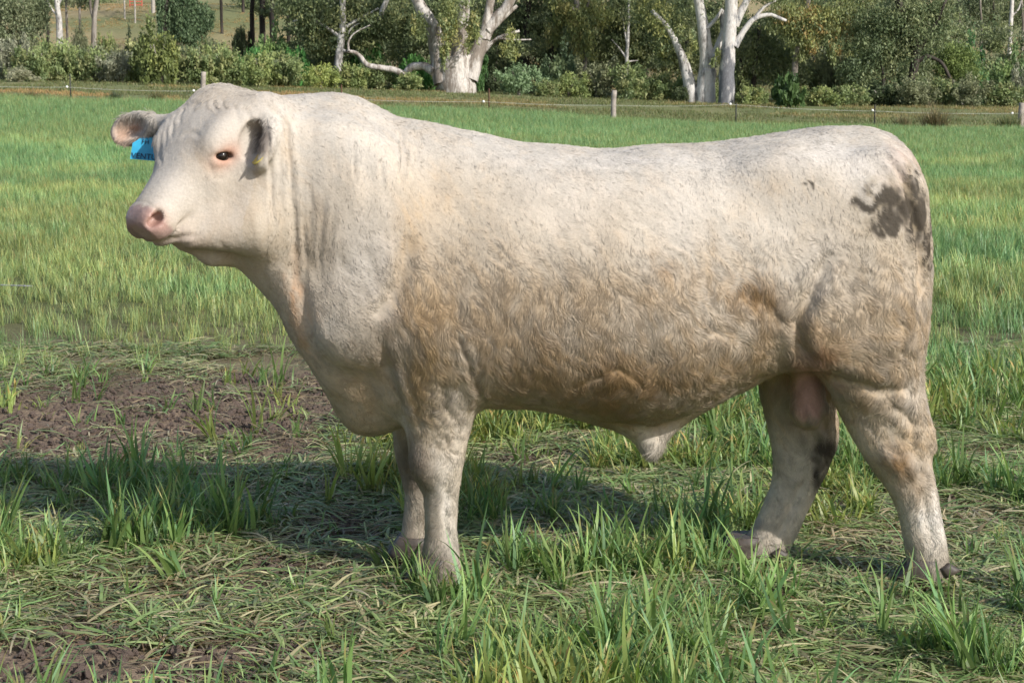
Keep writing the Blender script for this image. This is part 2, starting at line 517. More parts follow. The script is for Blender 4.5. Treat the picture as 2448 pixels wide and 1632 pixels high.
class Loft:
    """superellipse tube along one world or local axis, given by stations"""
    def __init__(self, axis, st, p=2.4, frame=None):
        # st rows: (t, lo_a, hi_a, centre_b, half_b, egg) ; a, b = the two cross axes
        self.axis, self.p, self.frame = axis, p, frame
        st = np.array(sorted(st), float)
        self.t0, self.t1 = st[0, 0], st[-1, 0]
        self.lo, self.hi, self.cb, self.hb, self.egg = [pchip(st[:, 0], st[:, k]) for k in range(1, 6)]
        if frame is None:
            ia, ib = {'x': (2, 1), 'z': (0, 1)}[axis]
            mn = np.full(3, 0.0); mx = np.full(3, 0.0)
            it = {'x': 0, 'z': 2}[axis]
            mn[it], mx[it] = st[0, 0], st[-1, 0]
            mn[ia], mx[ia] = st[:, 1].min(), st[:, 2].max()
            mn[ib], mx[ib] = (st[:, 3] - st[:, 4]).min(), (st[:, 3] + st[:, 4]).max()
            self.mn, self.mx = mn, mx
    def d(self, p):
        if self.frame is not None:
            O, A = self.frame
            q = (p - O) @ A.T
            t, a, b = q[:, 0], q[:, 1], q[:, 2]
        elif self.axis == 'x':
            t, a, b = p[:, 0], p[:, 2], p[:, 1]
        else:
            t, a, b = p[:, 2], p[:, 0], p[:, 1]
        lo, hi, cb, hb, egg = self.lo(t), self.hi(t), self.cb(t), self.hb(t), self.egg(t)
        ca, ha = (lo + hi) / 2, (hi - lo) / 2
        na = (a - ca) / ha
        wb = hb * np.clip(1 - egg * na, 0.35, 2.0)
        nb = (b - cb) / wb
        r = (np.abs(na)**self.p + np.abs(nb)**self.p)**(1 / self.p) + 1e-6
        pos = np.sqrt((a - ca)**2 + (b - cb)**2)
        d = np.where(r > 0.15, pos * (1 - 1 / r), -np.minimum(ha, wb) * (1 - r))
        d = np.maximum(d, -np.minimum(ha, wb))
        over = np.maximum(self.t0 - t, t - self.t1)
        return np.where(over > 0, np.sqrt(np.maximum(d, 0)**2 + over**2), d)

class Ell:
    def __init__(self, c, r, A=None):
        self.c = np.asarray(c, float); self.r = np.asarray(r, float)
        self.A = np.eye(3) if A is None else np.asarray(A, float)
        e = np.sqrt(((self.A * self.r[:, None])**2).sum(0))
        self.mn, self.mx = self.c - e, self.c + e
    def d(self, p):
        q = (p - self.c) @ self.A.T
        k0 = np.sqrt(((q / self.r)**2).sum(1)) + 1e-9
        k1 = np.sqrt(((q / self.r**2)**2).sum(1)) + 1e-9
        return k0 * (k0 - 1) / k1

class Cone:
    """capsule with two radii, optionally flattened across y"""
    def __init__(self, a, b, ra, rb, fy=1.0):
        self.a, self.b, self.ra, self.rb, self.fy = np.asarray(a, float), np.asarray(b, float), ra, rb, fy
        m = max(ra, rb)
        self.mn = np.minimum(self.a, self.b) - m; self.mx = np.maximum(self.a, self.b) + m
    def d(self, p):
        s = np.array([1, 1 / self.fy, 1])
        pa = (p - self.a) * s; ba = (self.b - self.a) * s
        h = np.clip(pa @ ba / (ba @ ba), 0, 1)
        return (np.linalg.norm(pa - h[:, None] * ba, axis=1) - (self.ra + (self.rb - self.ra) * h)) * min(1, self.fy)

def axes(main, up):
    a = np.asarray(main, float); a = a / np.linalg.norm(a)
    b = np.asarray(up, float); b = b - a * (a @ b); b = b / np.linalg.norm(b)
    return np.stack([a, b, np.cross(a, b)])

def torso_stations():
    # photo x, top y, bottom y, centre depth, half width, egg (>0: narrower at the top)
    raw = [
        (566, 330, 560, 5.46, 0.08, 0.0),
        (590, 285, 622, 5.465, 0.135, 0.0),
        (620, 252, 664, 5.47, 0.165, 0.02),
        (660, 236, 712, 5.49, 0.190, 0.05),
        (700, 231, 785, 5.51, 0.212, 0.0),
        (749, 226, 878, 5.54, 0.235, -0.10),
        (801, 224, 960, 5.565, 0.255, -0.18),
        (864, 239, 1005, 5.585, 0.275, -0.22),
        (916, 265, 1015, 5.60, 0.295, -0.18),
        (957, 280, 1012, 5.60, 0.312, -0.05),
        (1041, 295, 985, 5.60, 0.335, 0.12),
        (1145, 317, 968, 5.60, 0.352, 0.10),
        (1249, 339, 970, 5.60, 0.366, 0.06),
        (1353, 349, 984, 5.60, 0.374, 0.03),
        (1457, 355, 1000, 5.60, 0.374, 0.02),
        (1561, 348, 1003, 5.60, 0.366, 0.02),
        (1665, 342, 975, 5.60, 0.350, 0.04),
        (1769, 331, 930, 5.60, 0.328, 0.06),
        (1873, 315, 885, 5.60, 0.305, 0.08),
        (1977, 302, 880, 5.60, 0.285, 0.10),
        (2056, 302, 880, 5.60, 0.262, 0.10),
        (2113, 318, 880, 5.60, 0.235, 0.08),
        (2154, 350, 870, 5.60, 0.205, 0.04),
        (2186, 400, 850, 5.60, 0.160, 0.0),
        (2206, 450, 820, 5.60, 0.110, 0.0),
        (2217, 520, 770, 5.60, 0.050, 0.0),
    ]
    st = []
    for px, ty, by, yc, hw, egg in raw:
        a = P(px, ty, BY); b = P(px, by, BY)
        st.append((0.5 * (a[0] + b[0]), b[2], a[2], yc, hw, egg))
    return st

def leg_stations(raw, Y):
    st = []
    for py, f, b, dy, hw in raw:
        a = P(f, py, Y); c = P(b, py, Y)
        st.append((a[2], a[0], c[0], Y + dy, hw, 0.0))
    return st

NEAR_Y, FAR_Y = 5.44, 5.74
near_front = leg_stations([
    (690, 900, 1150, 0.02, 0.07), (780, 915, 1168, 0.00, 0.098), (860, 935, 1165, -0.005, 0.105),
    (937, 953, 1150, 0.0, 0.095), (1000, 964, 1134, 0.01, 0.083), (1062, 973, 1118, 0.02, 0.070),
    (1100, 978, 1111, 0.022, 0.066), (1140, 988, 1104, 0.025, 0.060), (1197, 1011, 1095, 0.03, 0.047),
    (1280, 1014, 1093, 0.03, 0.045), (1325, 1008, 1098, 0.03, 0.054), (1360, 1004, 1104, 0.03, 0.056), (1392, 998, 1100, 0.03, 0.058), (1406, 1000, 1098, 0.03, 0.056)], NEAR_Y)
far_front = leg_stations([
    (860, 935, 1110, 0.0, 0.09), (937, 938, 1100, 0.0, 0.09), (1000, 940, 1085, 0.0, 0.078), (1056, 942, 1075, 0.0, 0.068),
    (1110, 951, 1068, 0.0, 0.062), (1145, 960, 1058, 0.0, 0.054), (1190, 968, 1048, 0.0, 0.046),
    (1240, 965, 1042, 0.0, 0.045), (1291, 956, 1036, 0.0, 0.052), (1340, 950, 1042, 0.0, 0.056)], FAR_Y)
near_hind = leg_stations([
    (430, 2040, 2140, 0.08, 0.05), (520, 1990, 2186, 0.05, 0.085), (620, 1955, 2212, 0.02, 0.115), (720, 1935, 2220, -0.005, 0.132), (800, 1928, 2214, -0.005, 0.130), (860, 1942, 2207, 0.003, 0.118),
    (900, 1962, 2208, 0.01, 0.106), (937, 1985, 2213, 0.015, 0.092), (985, 2008, 2225, 0.02, 0.080), (1030, 2030, 2233, 0.02, 0.070),
    (1070, 2052, 2233, 0.02, 0.064), (1103, 2072, 2232, 0.02, 0.060), (1145, 2103, 2236, 0.02, 0.055), (1186, 2132, 2243, 0.02, 0.050),
    (1249, 2156, 2254, 0.02, 0.047), (1300, 2167, 2263, 0.02, 0.052), (1353, 2172, 2272, 0.02, 0.056), (1400, 2166, 2276, 0.02, 0.060)], NEAR_Y)
far_hind = leg_stations([
    (640, 1860, 2170, 0.02, 0.12), (720, 1835, 2180, 0.02, 0.142), (800, 1818, 2140, 0.02, 0.135), (880, 1813, 2050, 0.0, 0.11),
    (930, 1817, 2003, 0.0, 0.094), (968, 1822, 1997, 0.0, 0.084), (1005, 1829, 2003, 0.0, 0.074), (1041, 1837, 2004, 0.0, 0.067),
    (1070, 1843, 1999, 0.0, 0.062), (1093, 1846, 1990, 0.0, 0.060), (1124, 1848, 1977, 0.0, 0.056), (1166, 1841, 1956, 0.0, 0.050),
    (1207, 1824, 1937, 0.0, 0.047), (1250, 1804, 1917, 0.0, 0.048), (1290, 1780, 1898, 0.0, 0.054), (1325, 1752, 1880, 0.0, 0.057), (1350, 1738, 1868, 0.0, 0.057)], FAR_Y)

# head frame -----------------------------------------------------------
H_YAW, H_PIT = R(49), R(44)
_h = np.array([-math.cos(H_YAW), -math.sin(H_YAW), 0]); _z = np.array([0, 0, 1.0])
HU = _h * math.cos(H_PIT) - _z * math.sin(H_PIT)
HW = _h * math.sin(H_PIT) + _z * math.cos(H_PIT)
HV = np.array([math.sin(H_YAW), -math.cos(H_YAW), 0])
HO = P(524, 232, 5.42)
HEAD_FRAME = (HO, np.stack([HU, HW, HV]))
def hp(u, w, v):
    return HO + HU * u + HW * w + HV * v

head_st = [  # u, jaw w, face w, lateral centre, half width, egg
    (-0.075, -0.20, -0.06, 0, 0.075, 0.0), (-0.05, -0.25, -0.022, 0, 0.115, 0.0), (-0.01, -0.27, 0.002, 0, 0.150, 0.0), (0.05, -0.29, 0.020, 0, 0.160, -0.02),
    (0.12, -0.300, 0.026, 0, 0.154, -0.06), (0.19, -0.300, 0.020, 0, 0.148, -0.10), (0.25, -0.290, 0.008, 0, 0.132, -0.08),
    (0.30, -0.250, -0.002, 0, 0.106, -0.02), (0.365, -0.190, -0.006, 0, 0.085, 0.02), (0.42, -0.142, -0.010, 0, 0.072, 0.04),
    (0.448, -0.122, -0.012, 0, 0.066, 0.04), (0.466, -0.116, -0.018, 0, 0.062, 0.04), (0.478, -0.108, -0.030, 0, 0.053, 0.02)]

EYE_NEAR = hp(0.190, -0.048, 0.138)
EYE_FAR = hp(0.190, -0.048, -0.138)

def bull_field():
    T = Loft('x', torso_stations(), 2.35)
    prims = []
    A = lambda pr, k: prims.append((pr, k, 'u'))
    S = lambda pr, k: prims.append((pr, k, 's'))
    # brisket and dewlap
    A(Ell(P(888, 938, 5.585), (0.105, 0.095, 0.122)), 0.06)
    A(Cone(P(745, 770, 5.53), P(872, 968, 5.585), 0.045, 0.070), 0.06)
    A(Cone(P(632, 620, 5.47), P(752, 790, 5.53), 0.040, 0.045), 0.06)
    # shoulder blade, point of shoulder
    A(Ell(P(905, 560, 5.335), (0.155, 0.07, 0.31), axes((1, 0, 0.32), (0, 1, 0))), 0.09)
    A(Ell(P(850, 760, 5.35), (0.12, 0.07, 0.14)), 0.09)
    A(Ell(P(905, 560, 5.86), (0.155, 0.07, 0.31), axes((1, 0, 0.32), (0, 1, 0))), 0.09)
    # neck crest and muscle
    A(Cone(P(650, 345, 5.48), P(840, 318, 5.58), 0.10, 0.085), 0.07)
    A(Ell(P(760, 430, 5.345), (0.16, 0.055, 0.17)), 0.09)
    # legs
    A(Loft('z', near_front, 2.2), 0.05); A(Loft('z', far_front, 2.2), 0.05)
    A(Loft('z', near_hind, 2.25), 0.055); A(Loft('z', far_hind, 2.25), 0.055)
    A(Ell(P(1025, 1105, 5.43), (0.045, 0.030, 0.055)), 0.04)
    A(Cone(P(2212, 1035, 5.45), P(2222, 1065, 5.45), 0.030, 0.022), 0.02)
    A(Cone(P(2125, 1085, 5.415), P(2165, 1120, 5.42), 0.026, 0.024), 0.04)
    # elbow, haunch, hook bone, stifle fold
    A(Ell(P(1110, 905, 5.40), (0.05, 0.045, 0.06)), 0.05)
    A(Ell(P(2075, 560, 5.39), (0.17, 0.085, 0.25), axes((1, 0, -0.25), (0, 1, 0))), 0.11)
    A(Ell(P(2075, 560, 5.81), (0.17, 0.085, 0.25), axes((1, 0, -0.25), (0, 1, 0))), 0.11)
    A(Ell(P(1885, 425, 5.40), (0.10, 0.05, 0.07)), 0.12)
    A(Ell(P(1960, 760, 5.36), (0.10, 0.07, 0.14)), 0.07)
    A(Cone(P(1850, 860, 5.40), P(1950, 830, 5.38), 0.03, 0.045), 0.05)
    A(Cone(P(1840, 850, 5.76), P(1940, 830, 5.80), 0.03, 0.045), 0.05)
    # belly, sheath, scrotum
    A(Cone(P(1380, 950, 5.56), P(1515, 1000, 5.56), 0.04, 0.05), 0.07)
    A(Cone(P(1515, 1000, 5.56), P(1557, 1066, 5.56), 0.052, 0.027), 0.035)
    A(Cone(P(1557, 1060, 5.56), P(1700, 935, 5.58), 0.024, 0.03), 0.05)
    A(Cone(P(1925, 890, 5.585), P(1932, 972, 5.585), 0.046, 0.056), 0.03)
    A(Ell(P(1934, 995, 5.585), (0.040, 0.048, 0.042)), 0.03)
    # tail
    tl = [P(2040, 345, 5.6), P(2108, 352, 5.6), P(2152, 408, 5.6), P(2180, 478, 5.6), P(2196, 570, 5.6), P(2203, 680, 5.6), P(2194, 800, 5.59), P(2186, 900, 5.585)]
    rr = [0.05, 0.040, 0.034, 0.030, 0.026, 0.024, 0.022, 0.026]
    for k in range(len(tl) - 1):
        A(Cone(tl[k], tl[k+1], rr[k], rr[k+1]), 0.018)
    A(Cone(tl[-1], P(2188, 975, 5.585), 0.026, 0.022), 0.02)
    # head
    hl = Loft('h', head_st, 2.5, HEAD_FRAME)
    c = hp(0.23, -0.14, 0); hl.mn, hl.mx = c - 0.42, c + 0.42
    A(hl, 0.06)
    A(Ell(hp(0.0, -0.048, -0.055), (0.08, 0.062, 0.10), HEAD_FRAME[1]), 0.06)          # poll
    for s in (1, -1):
        A(Ell(hp(0.135, -0.020, 0.112 * s), (0.075, 0.042, 0.040), HEAD_FRAME[1]), 0.05)   # brow
        A(Ell(hp(0.20, -0.20, 0.098 * s), (0.12, 0.10, 0.045), HEAD_FRAME[1]), 0.06)       # cheek
        A(Ell(hp(0.432, -0.068, 0.046 * s), (0.040, 0.042, 0.030), HEAD_FRAME[1]), 0.03)    # muzzle pad
    A(Cone(hp(0.26, -0.235, 0.0), hp(0.40, -0.152, 0.0), 0.050, 0.030), 0.04)
    A(Ell(hp(0.420, -0.134, 0), (0.046, 0.024, 0.050), HEAD_FRAME[1]), 0.008)              # lower lip and chin
    # throat skin hanging below the jaw
    A(Cone(P(505, 604, 5.36), P(610, 604, 5.44), 0.036, 0.050), 0.045)
    A(Cone(P(440, 580, 5.30), P(510, 600, 5.36), 0.025, 0.034), 0.03)
    A(Cone(P(462, 566, 5.25), P(600, 540, 5.30), 0.034, 0.085), 0.05)                       # mandible
    # neck bulk right behind the jaw and the poll
    A(Ell(P(640, 420, 5.36), (0.10, 0.10, 0.24)), 0.07)
    A(Ell(P(600, 322, 5.42), (0.09, 0.10, 0.08)), 0.07)
    # ears
    eb, et = P(655, 287, 5.325), P(625, 392, 5.235)
    em = eb * 0.42 + et * 0.58
    up = np.array([-1.0, -0.30, 0.10])
    An = axes(et - eb, up)
    A(Cone(P(662, 300, 5.36), P(648, 300, 5.31), 0.040, 0.030), 0.03)
    A(Ell(em, (0.088, 0.034, 0.052), An), 0.022)
    S(Ell(em + An[1] * 0.036 + An[0] * 0.002, (0.074, 0.046, 0.040), An), 0.008)
    fb, ft = P(400, 292, 5.50), P(272, 316, 5.60)
    fm = fb * 0.38 + ft * 0.62
    Af = axes(ft - fb, (-0.25, -1, 0.35))
    A(Cone(P(415, 300, 5.48), P(360, 296, 5.53), 0.035, 0.028), 0.03)
    A(Ell(fm, (0.092, 0.024, 0.056), Af), 0.022)
    S(Ell(fm + Af[1] * 0.028 + Af[0] * 0.004, (0.078, 0.034, 0.044), Af), 0.008)
    # nostrils, eye sockets, mouth line
    for s in (1, -1):
        nA = np.stack([HU * 0.35 + HV * 0.9 * s - HW * 0.25, HW, np.cross(HU, HW)])
        S(Ell(hp(0.446, -0.046, 0.054 * s), (0.034, 0.0135, 0.026), axes(HU * 0.6 + HV * s * 0.75 + HW * 0.25, HW)), 0.008)
        S(Ell(hp(0.434, -0.034, 0.066 * s), (0.025, 0.012, 0.018), axes(HU * -0.3 + HV * s * 0.5 + HW * 0.8, HW)), 0.008)
        A(Ell(hp(0.456, -0.070, 0.054 * s), (0.014, 0.011, 0.018), HEAD_FRAME[1]), 0.012)
        S(Ell(EYE_NEAR if s > 0 else EYE_FAR, (0.030, 0.014, 0.020), axes(HU * .72 + HW * .68, HW * .72 - HU * .68)), 0.010)
        A(Cone(hp(.186 - .018 - .018, -.046 + .019 - .017, .140*s), hp(.186 - .012 + .020, -.046 + .014 + .019, .129*s), 0.011, 0.010), 0.012)
        A(Cone(hp(.190 + .012 - .020, -.048 - .014 - .019, .142*s), hp(.190 + .014 + .018, -.048 - .014 + .016, .131*s), 0.008, 0.008), 0.012)
    S(Cone(hp(0.475, -0.104, 0.03), hp(0.365, -0.112, 0.088), 0.006, 0.007), 0.012)
    S(Cone(hp(0.475, -0.104, -0.03), hp(0.365, -0.112, -0.088), 0.006, 0.007), 0.012)
    def f(p, pad=0.10):
        v = T.d(p)
        for pr, k, op in prims:
            m = np.all((p > pr.mn - pad) & (p < pr.mx + pad), axis=1)
            if not m.any(): continue
            q = pr.d(p[m])
            v[m] = smin(v[m], q, k) if op == 'u' else smax(v[m], -q, k)
        return v
    return f

def surface_net(f, lo, hi, h):
    n = np.ceil((np.asarray(hi) - lo) / h / 4).astype(int) * 4 + 1
    ax = [lo[k] + np.arange(n[k]) * h for k in range(3)]
    cx = [a[::4] for a in ax]
    C = np.stack(np.meshgrid(*cx, indexing='ij'), -1).reshape(-1, 3)
    fc = f(C).reshape([len(c) for c in cx])
    near = np.abs(fc) < 4 * h * 1.9
    # a coarse cell is active when one of its corners is near the surface or signs differ
    act = np.zeros([s - 1 for s in fc.shape], bool)
    sg = np.zeros_like(act, int)
    for dx in (0, 1):
        for dy in (0, 1):
            for dz in (0, 1):
                sl = tuple(slice(d, d + s) for d, s in zip((dx, dy, dz), act.shape))
                act |= near[sl]; sg += fc[sl] > 0
    act |= (sg > 0) & (sg < 8)
    F = np.repeat(np.repeat(np.repeat(fc, 4, 0), 4, 1), 4, 2)[:n[0], :n[1], :n[2]].astype(np.float32)
    F = np.where(F > 0, 1.0, -1.0).astype(np.float32)
    need = np.zeros(n, bool)
    big = np.repeat(np.repeat(np.repeat(act, 4, 0), 4, 1), 4, 2)
    for dx in (0, 1):
        for dy in (0, 1):
            for dz in (0, 1):
                need[dx:dx+big.shape[0], dy:dy+big.shape[1], dz:dz+big.shape[2]] |= big
    idx = np.argwhere(need)
    pts = np.stack([ax[k][idx[:, k]] for k in range(3)], 1)
    vals = np.empty(len(pts), np.float32)
    for s in range(0, len(pts), 400000):
        vals[s:s+400000] = f(pts[s:s+400000])
    F[need] = vals
    neg = F < 0
    cn = np.zeros([s - 1 for s in n], np.int8)
    for dx in (0, 1):
        for dy in (0, 1):
            for dz in (0, 1):
                cn += neg[dx:dx+cn.shape[0], dy:dy+cn.shape[1], dz:dz+cn.shape[2]]
    cells = np.argwhere((cn > 0) & (cn < 8))
    vid = np.full(cn.shape, -1, np.int32); vid[tuple(cells.T)] = np.arange(len(cells))
    acc = np.zeros((len(cells), 3)); cnt = np.zeros(len(cells))
    corners = [(0,0,0),(1,0,0),(0,1,0),(1,1,0),(0,0,1),(1,0,1),(0,1,1),(1,1,1)]
    for i, a in enumerate(corners):
        for b in corners[i+1:]:
            if sum(abs(x - y) for x, y in zip(a, b)) != 1: continue
            fa = F[tuple((cells + a).T)]; fb = F[tuple((cells + b).T)]
            m = (fa < 0) != (fb < 0)
            t = np.where(m, fa / np.where(m, fa - fb, 1), 0)
            acc[m] += (np.asarray(a) + t[:, None] * (np.asarray(b) - np.asarray(a)))[m]
            cnt[m] += 1
    verts = np.asarray(lo) + (cells + acc / cnt[:, None]) * h
    quads = []
    for axn in range(3):
        o1, o2 = [(1, 2), (2, 0), (0, 1)][axn]
        sl0 = [slice(1, -1)] * 3; sl1 = [slice(1, -1)] * 3
        sl0[axn] = slice(0, -1); sl1[axn] = slice(1, None)
        a, b = neg[tuple(sl0)], neg[tuple(sl1)]
        e = np.argwhere(a != b)
        if not len(e): continue
        inside = a[tuple(e.T)]
        e = e + 1; e[:, axn] -= 1
        d1 = np.zeros(3, int); d1[o1] = 1; d2 = np.zeros(3, int); d2[o2] = 1
        q = np.stack([vid[tuple((e - d1 - d2).T)], vid[tuple((e - d2).T)], vid[tuple(e.T)], vid[tuple((e - d1).T)]], 1)
        q = np.where(inside[:, None], q, q[:, ::-1])
        quads.append(q)
    return verts, np.concatenate(quads)

def vert_normals(v, q):
    n = np.cross(v[q[:, 2]] - v[q[:, 0]], v[q[:, 3]] - v[q[:, 1]])
    vn = np.zeros_like(v)
    for k in range(4):
        for c in range(3):
            vn[:, c] += np.bincount(q[:, k], n[:, c], len(v))
    return vn / (np.linalg.norm(vn, axis=1, keepdims=True) + 1e-12)

def laplace(v, q, it, lam=0.5):
    nb = np.bincount(q.ravel(), minlength=len(v)) * 2.0
    for _ in range(it):
        acc = np.zeros_like(v)
        for k in range(4):
            a, b = q[:, k], q[:, (k+1) % 4]
            for c in range(3):
                acc[:, c] += np.bincount(a, v[b, c], len(v)) + np.bincount(b, v[a, c], len(v))
        v = v + lam * (acc / nb[:, None] - v)
    return v

def seg_dist(p, poly):
    best = np.full(len(p), 1e9); along = np.zeros(len(p))
    poly = np.asarray(poly, float)
    L = np.concatenate([[0], np.cumsum(np.linalg.norm(np.diff(poly, axis=0), axis=1))])
    for i in range(len(poly) - 1):
        a, b = poly[i], poly[i+1]; ab = b - a
        t = np.clip((p - a) @ ab / (ab @ ab), 0, 1)
        d = np.linalg.norm(p - a - t[:, None] * ab, axis=1)
        m = d < best
        best[m] = d[m]; along[m] = ((L[i] + t * np.linalg.norm(ab)) / L[-1])[m]
    return best, along
CREASES = [
    ([(1070, 1150), (1066, 1230), (1068, 1310)], 0.010, 8), ([(1045, 1060), (1075, 1100), (1060, 1150)], 0.006, 8),
    ([(2110, 945), (2160, 985), (2196, 1030)], 0.014, 13), ([(2200, 1150), (2216, 1240), (2232, 1320)], 0.010, 8),
    ([(1935, 950), (1968, 1000), (1978, 1050)], 0.010, 10), ([(1930, 1130), (1893, 1210), (1848, 1300)], 0.009, 8),
    ([(1040, 1345), (1048, 1390)], 0.008, 5), ([(2215, 1350), (2222, 1400)], 0.008, 5),  # polyline in photo pixels, depth in metres, half width in pixels
    ([(628, 246), (660, 272), (684, 299), (692, 400), (698, 500), (704, 600), (706, 650)], 0.013, 6),
    ([(640, 318), (647, 400), (650, 470), (656, 560)], 0.010, 4.5),
    ([(668, 330), (672, 420)], 0.004, 5),
    ([(707, 420), (706, 520), (712, 600)], 0.008, 5),
    ([(742, 430), (744, 500), (738, 560)], 0.006, 4),
    ([(724, 520), (732, 620), (728, 690)], 0.006, 5),
    ([(775, 450), (772, 520), (764, 600), (768, 660)], 0.006, 4.5),
    ([(800, 480), (790, 600)], 0.004, 5),
    ([(812, 330), (800, 420)], 0.003, 5), ([(850, 330), (846, 430)], 0.003, 4), ([(960, 300), (962, 380), (955, 450)], 0.004, 5),
    ([(992, 300), (996, 400)], 0.003, 4), ([(912, 380), (915, 440)], 0.003, 4),
    ([(700, 620), (722, 700), (738, 790), (760, 850)], 0.018, 14),
    ([(985, 560), (965, 640), (935, 720), (880, 770)], 0.010, 18),
    ([(905, 800), (925, 880), (952, 960), (968, 1030)], 0.018, 12),
    ([(1150, 860), (1140, 920), (1150, 965)], 0.014, 9),
    ([(1090, 800), (1120, 860), (1128, 920)], 0.007, 8),
    ([(960, 870), (990, 960), (1005, 1040)], 0.006, 9), ([(1060, 880), (1060, 960), (1090, 1010)], 0.007, 9),
    ([(1060, 1040), (1075, 1080), (1100, 1090)], 0.006, 7),
    ([(1990, 600), (1945, 690), (1905, 770), (1915, 830), (1955, 880)], 0.018, 16),
    ([(1760, 690), (1830, 730), (1880, 790)], 0.006, 16),
    ([(1680, 790), (1740, 800), (1800, 840)], 0.004, 13),
    ([(1830, 690), (1800, 760)], 0.004, 10),
    ([(1360, 930), (1430, 900), (1480, 880), (1540, 925), (1570, 930)], 0.0035, 8),
    ([(1940, 890), (2030, 915), (2110, 935), (2180, 925)], 0.012, 15),
    ([(2095, 345), (2140, 392), (2170, 450), (2190, 530), (2202, 640), (2200, 760)], 0.013, 8),
    ([(2150, 760), (2160, 860)], 0.005, 10),
    ([(2110, 1060), (2150, 1090), (2175, 1160)], 0.008, 10), ([(2180, 1000), (2190, 1080), (2205, 1160)], 0.008, 9),
    ([(1920, 1010), (1950, 1050), (1945, 1120)], 0.006, 9),
    ([(398, 284), (385, 320), (381, 360), (385, 400)], 0.006, 4), ([(412, 272), (397, 310), (392, 350)], 0.006, 4),
    ([(428, 262), (414, 290), (408, 330)], 0.005, 4), ([(444, 252), (432, 275), (428, 300)], 0.005, 4),
    ([(515, 232), (510, 250), (524, 266)], 0.005, 4), ([(536, 236), (534, 252), (545, 262)], 0.005, 4),
    ([(560, 245), (566, 270), (570, 296)], 0.004, 5), ([(590, 262), (598, 282), (590, 300)], 0.005, 5),
    ([(480, 240), (462, 256), (460, 272)], 0.004, 5),
    ([(432, 330), (455, 318), (478, 322)], 0.005, 6),
    ([(494, 386), (504, 406), (512, 424), (542, 428)], 0.0028, 5),
    ([(410, 575), (436, 566), (470, 560)], 0.008, 5), ([(520, 575), (545, 600), (552, 620)], 0.003, 6),
    ([(610, 300), (602, 340), (585, 380)], 0.004, 8),
    ([(300, 488), (330, 478), (360, 488), (388, 512)], 0.003, 4),
]

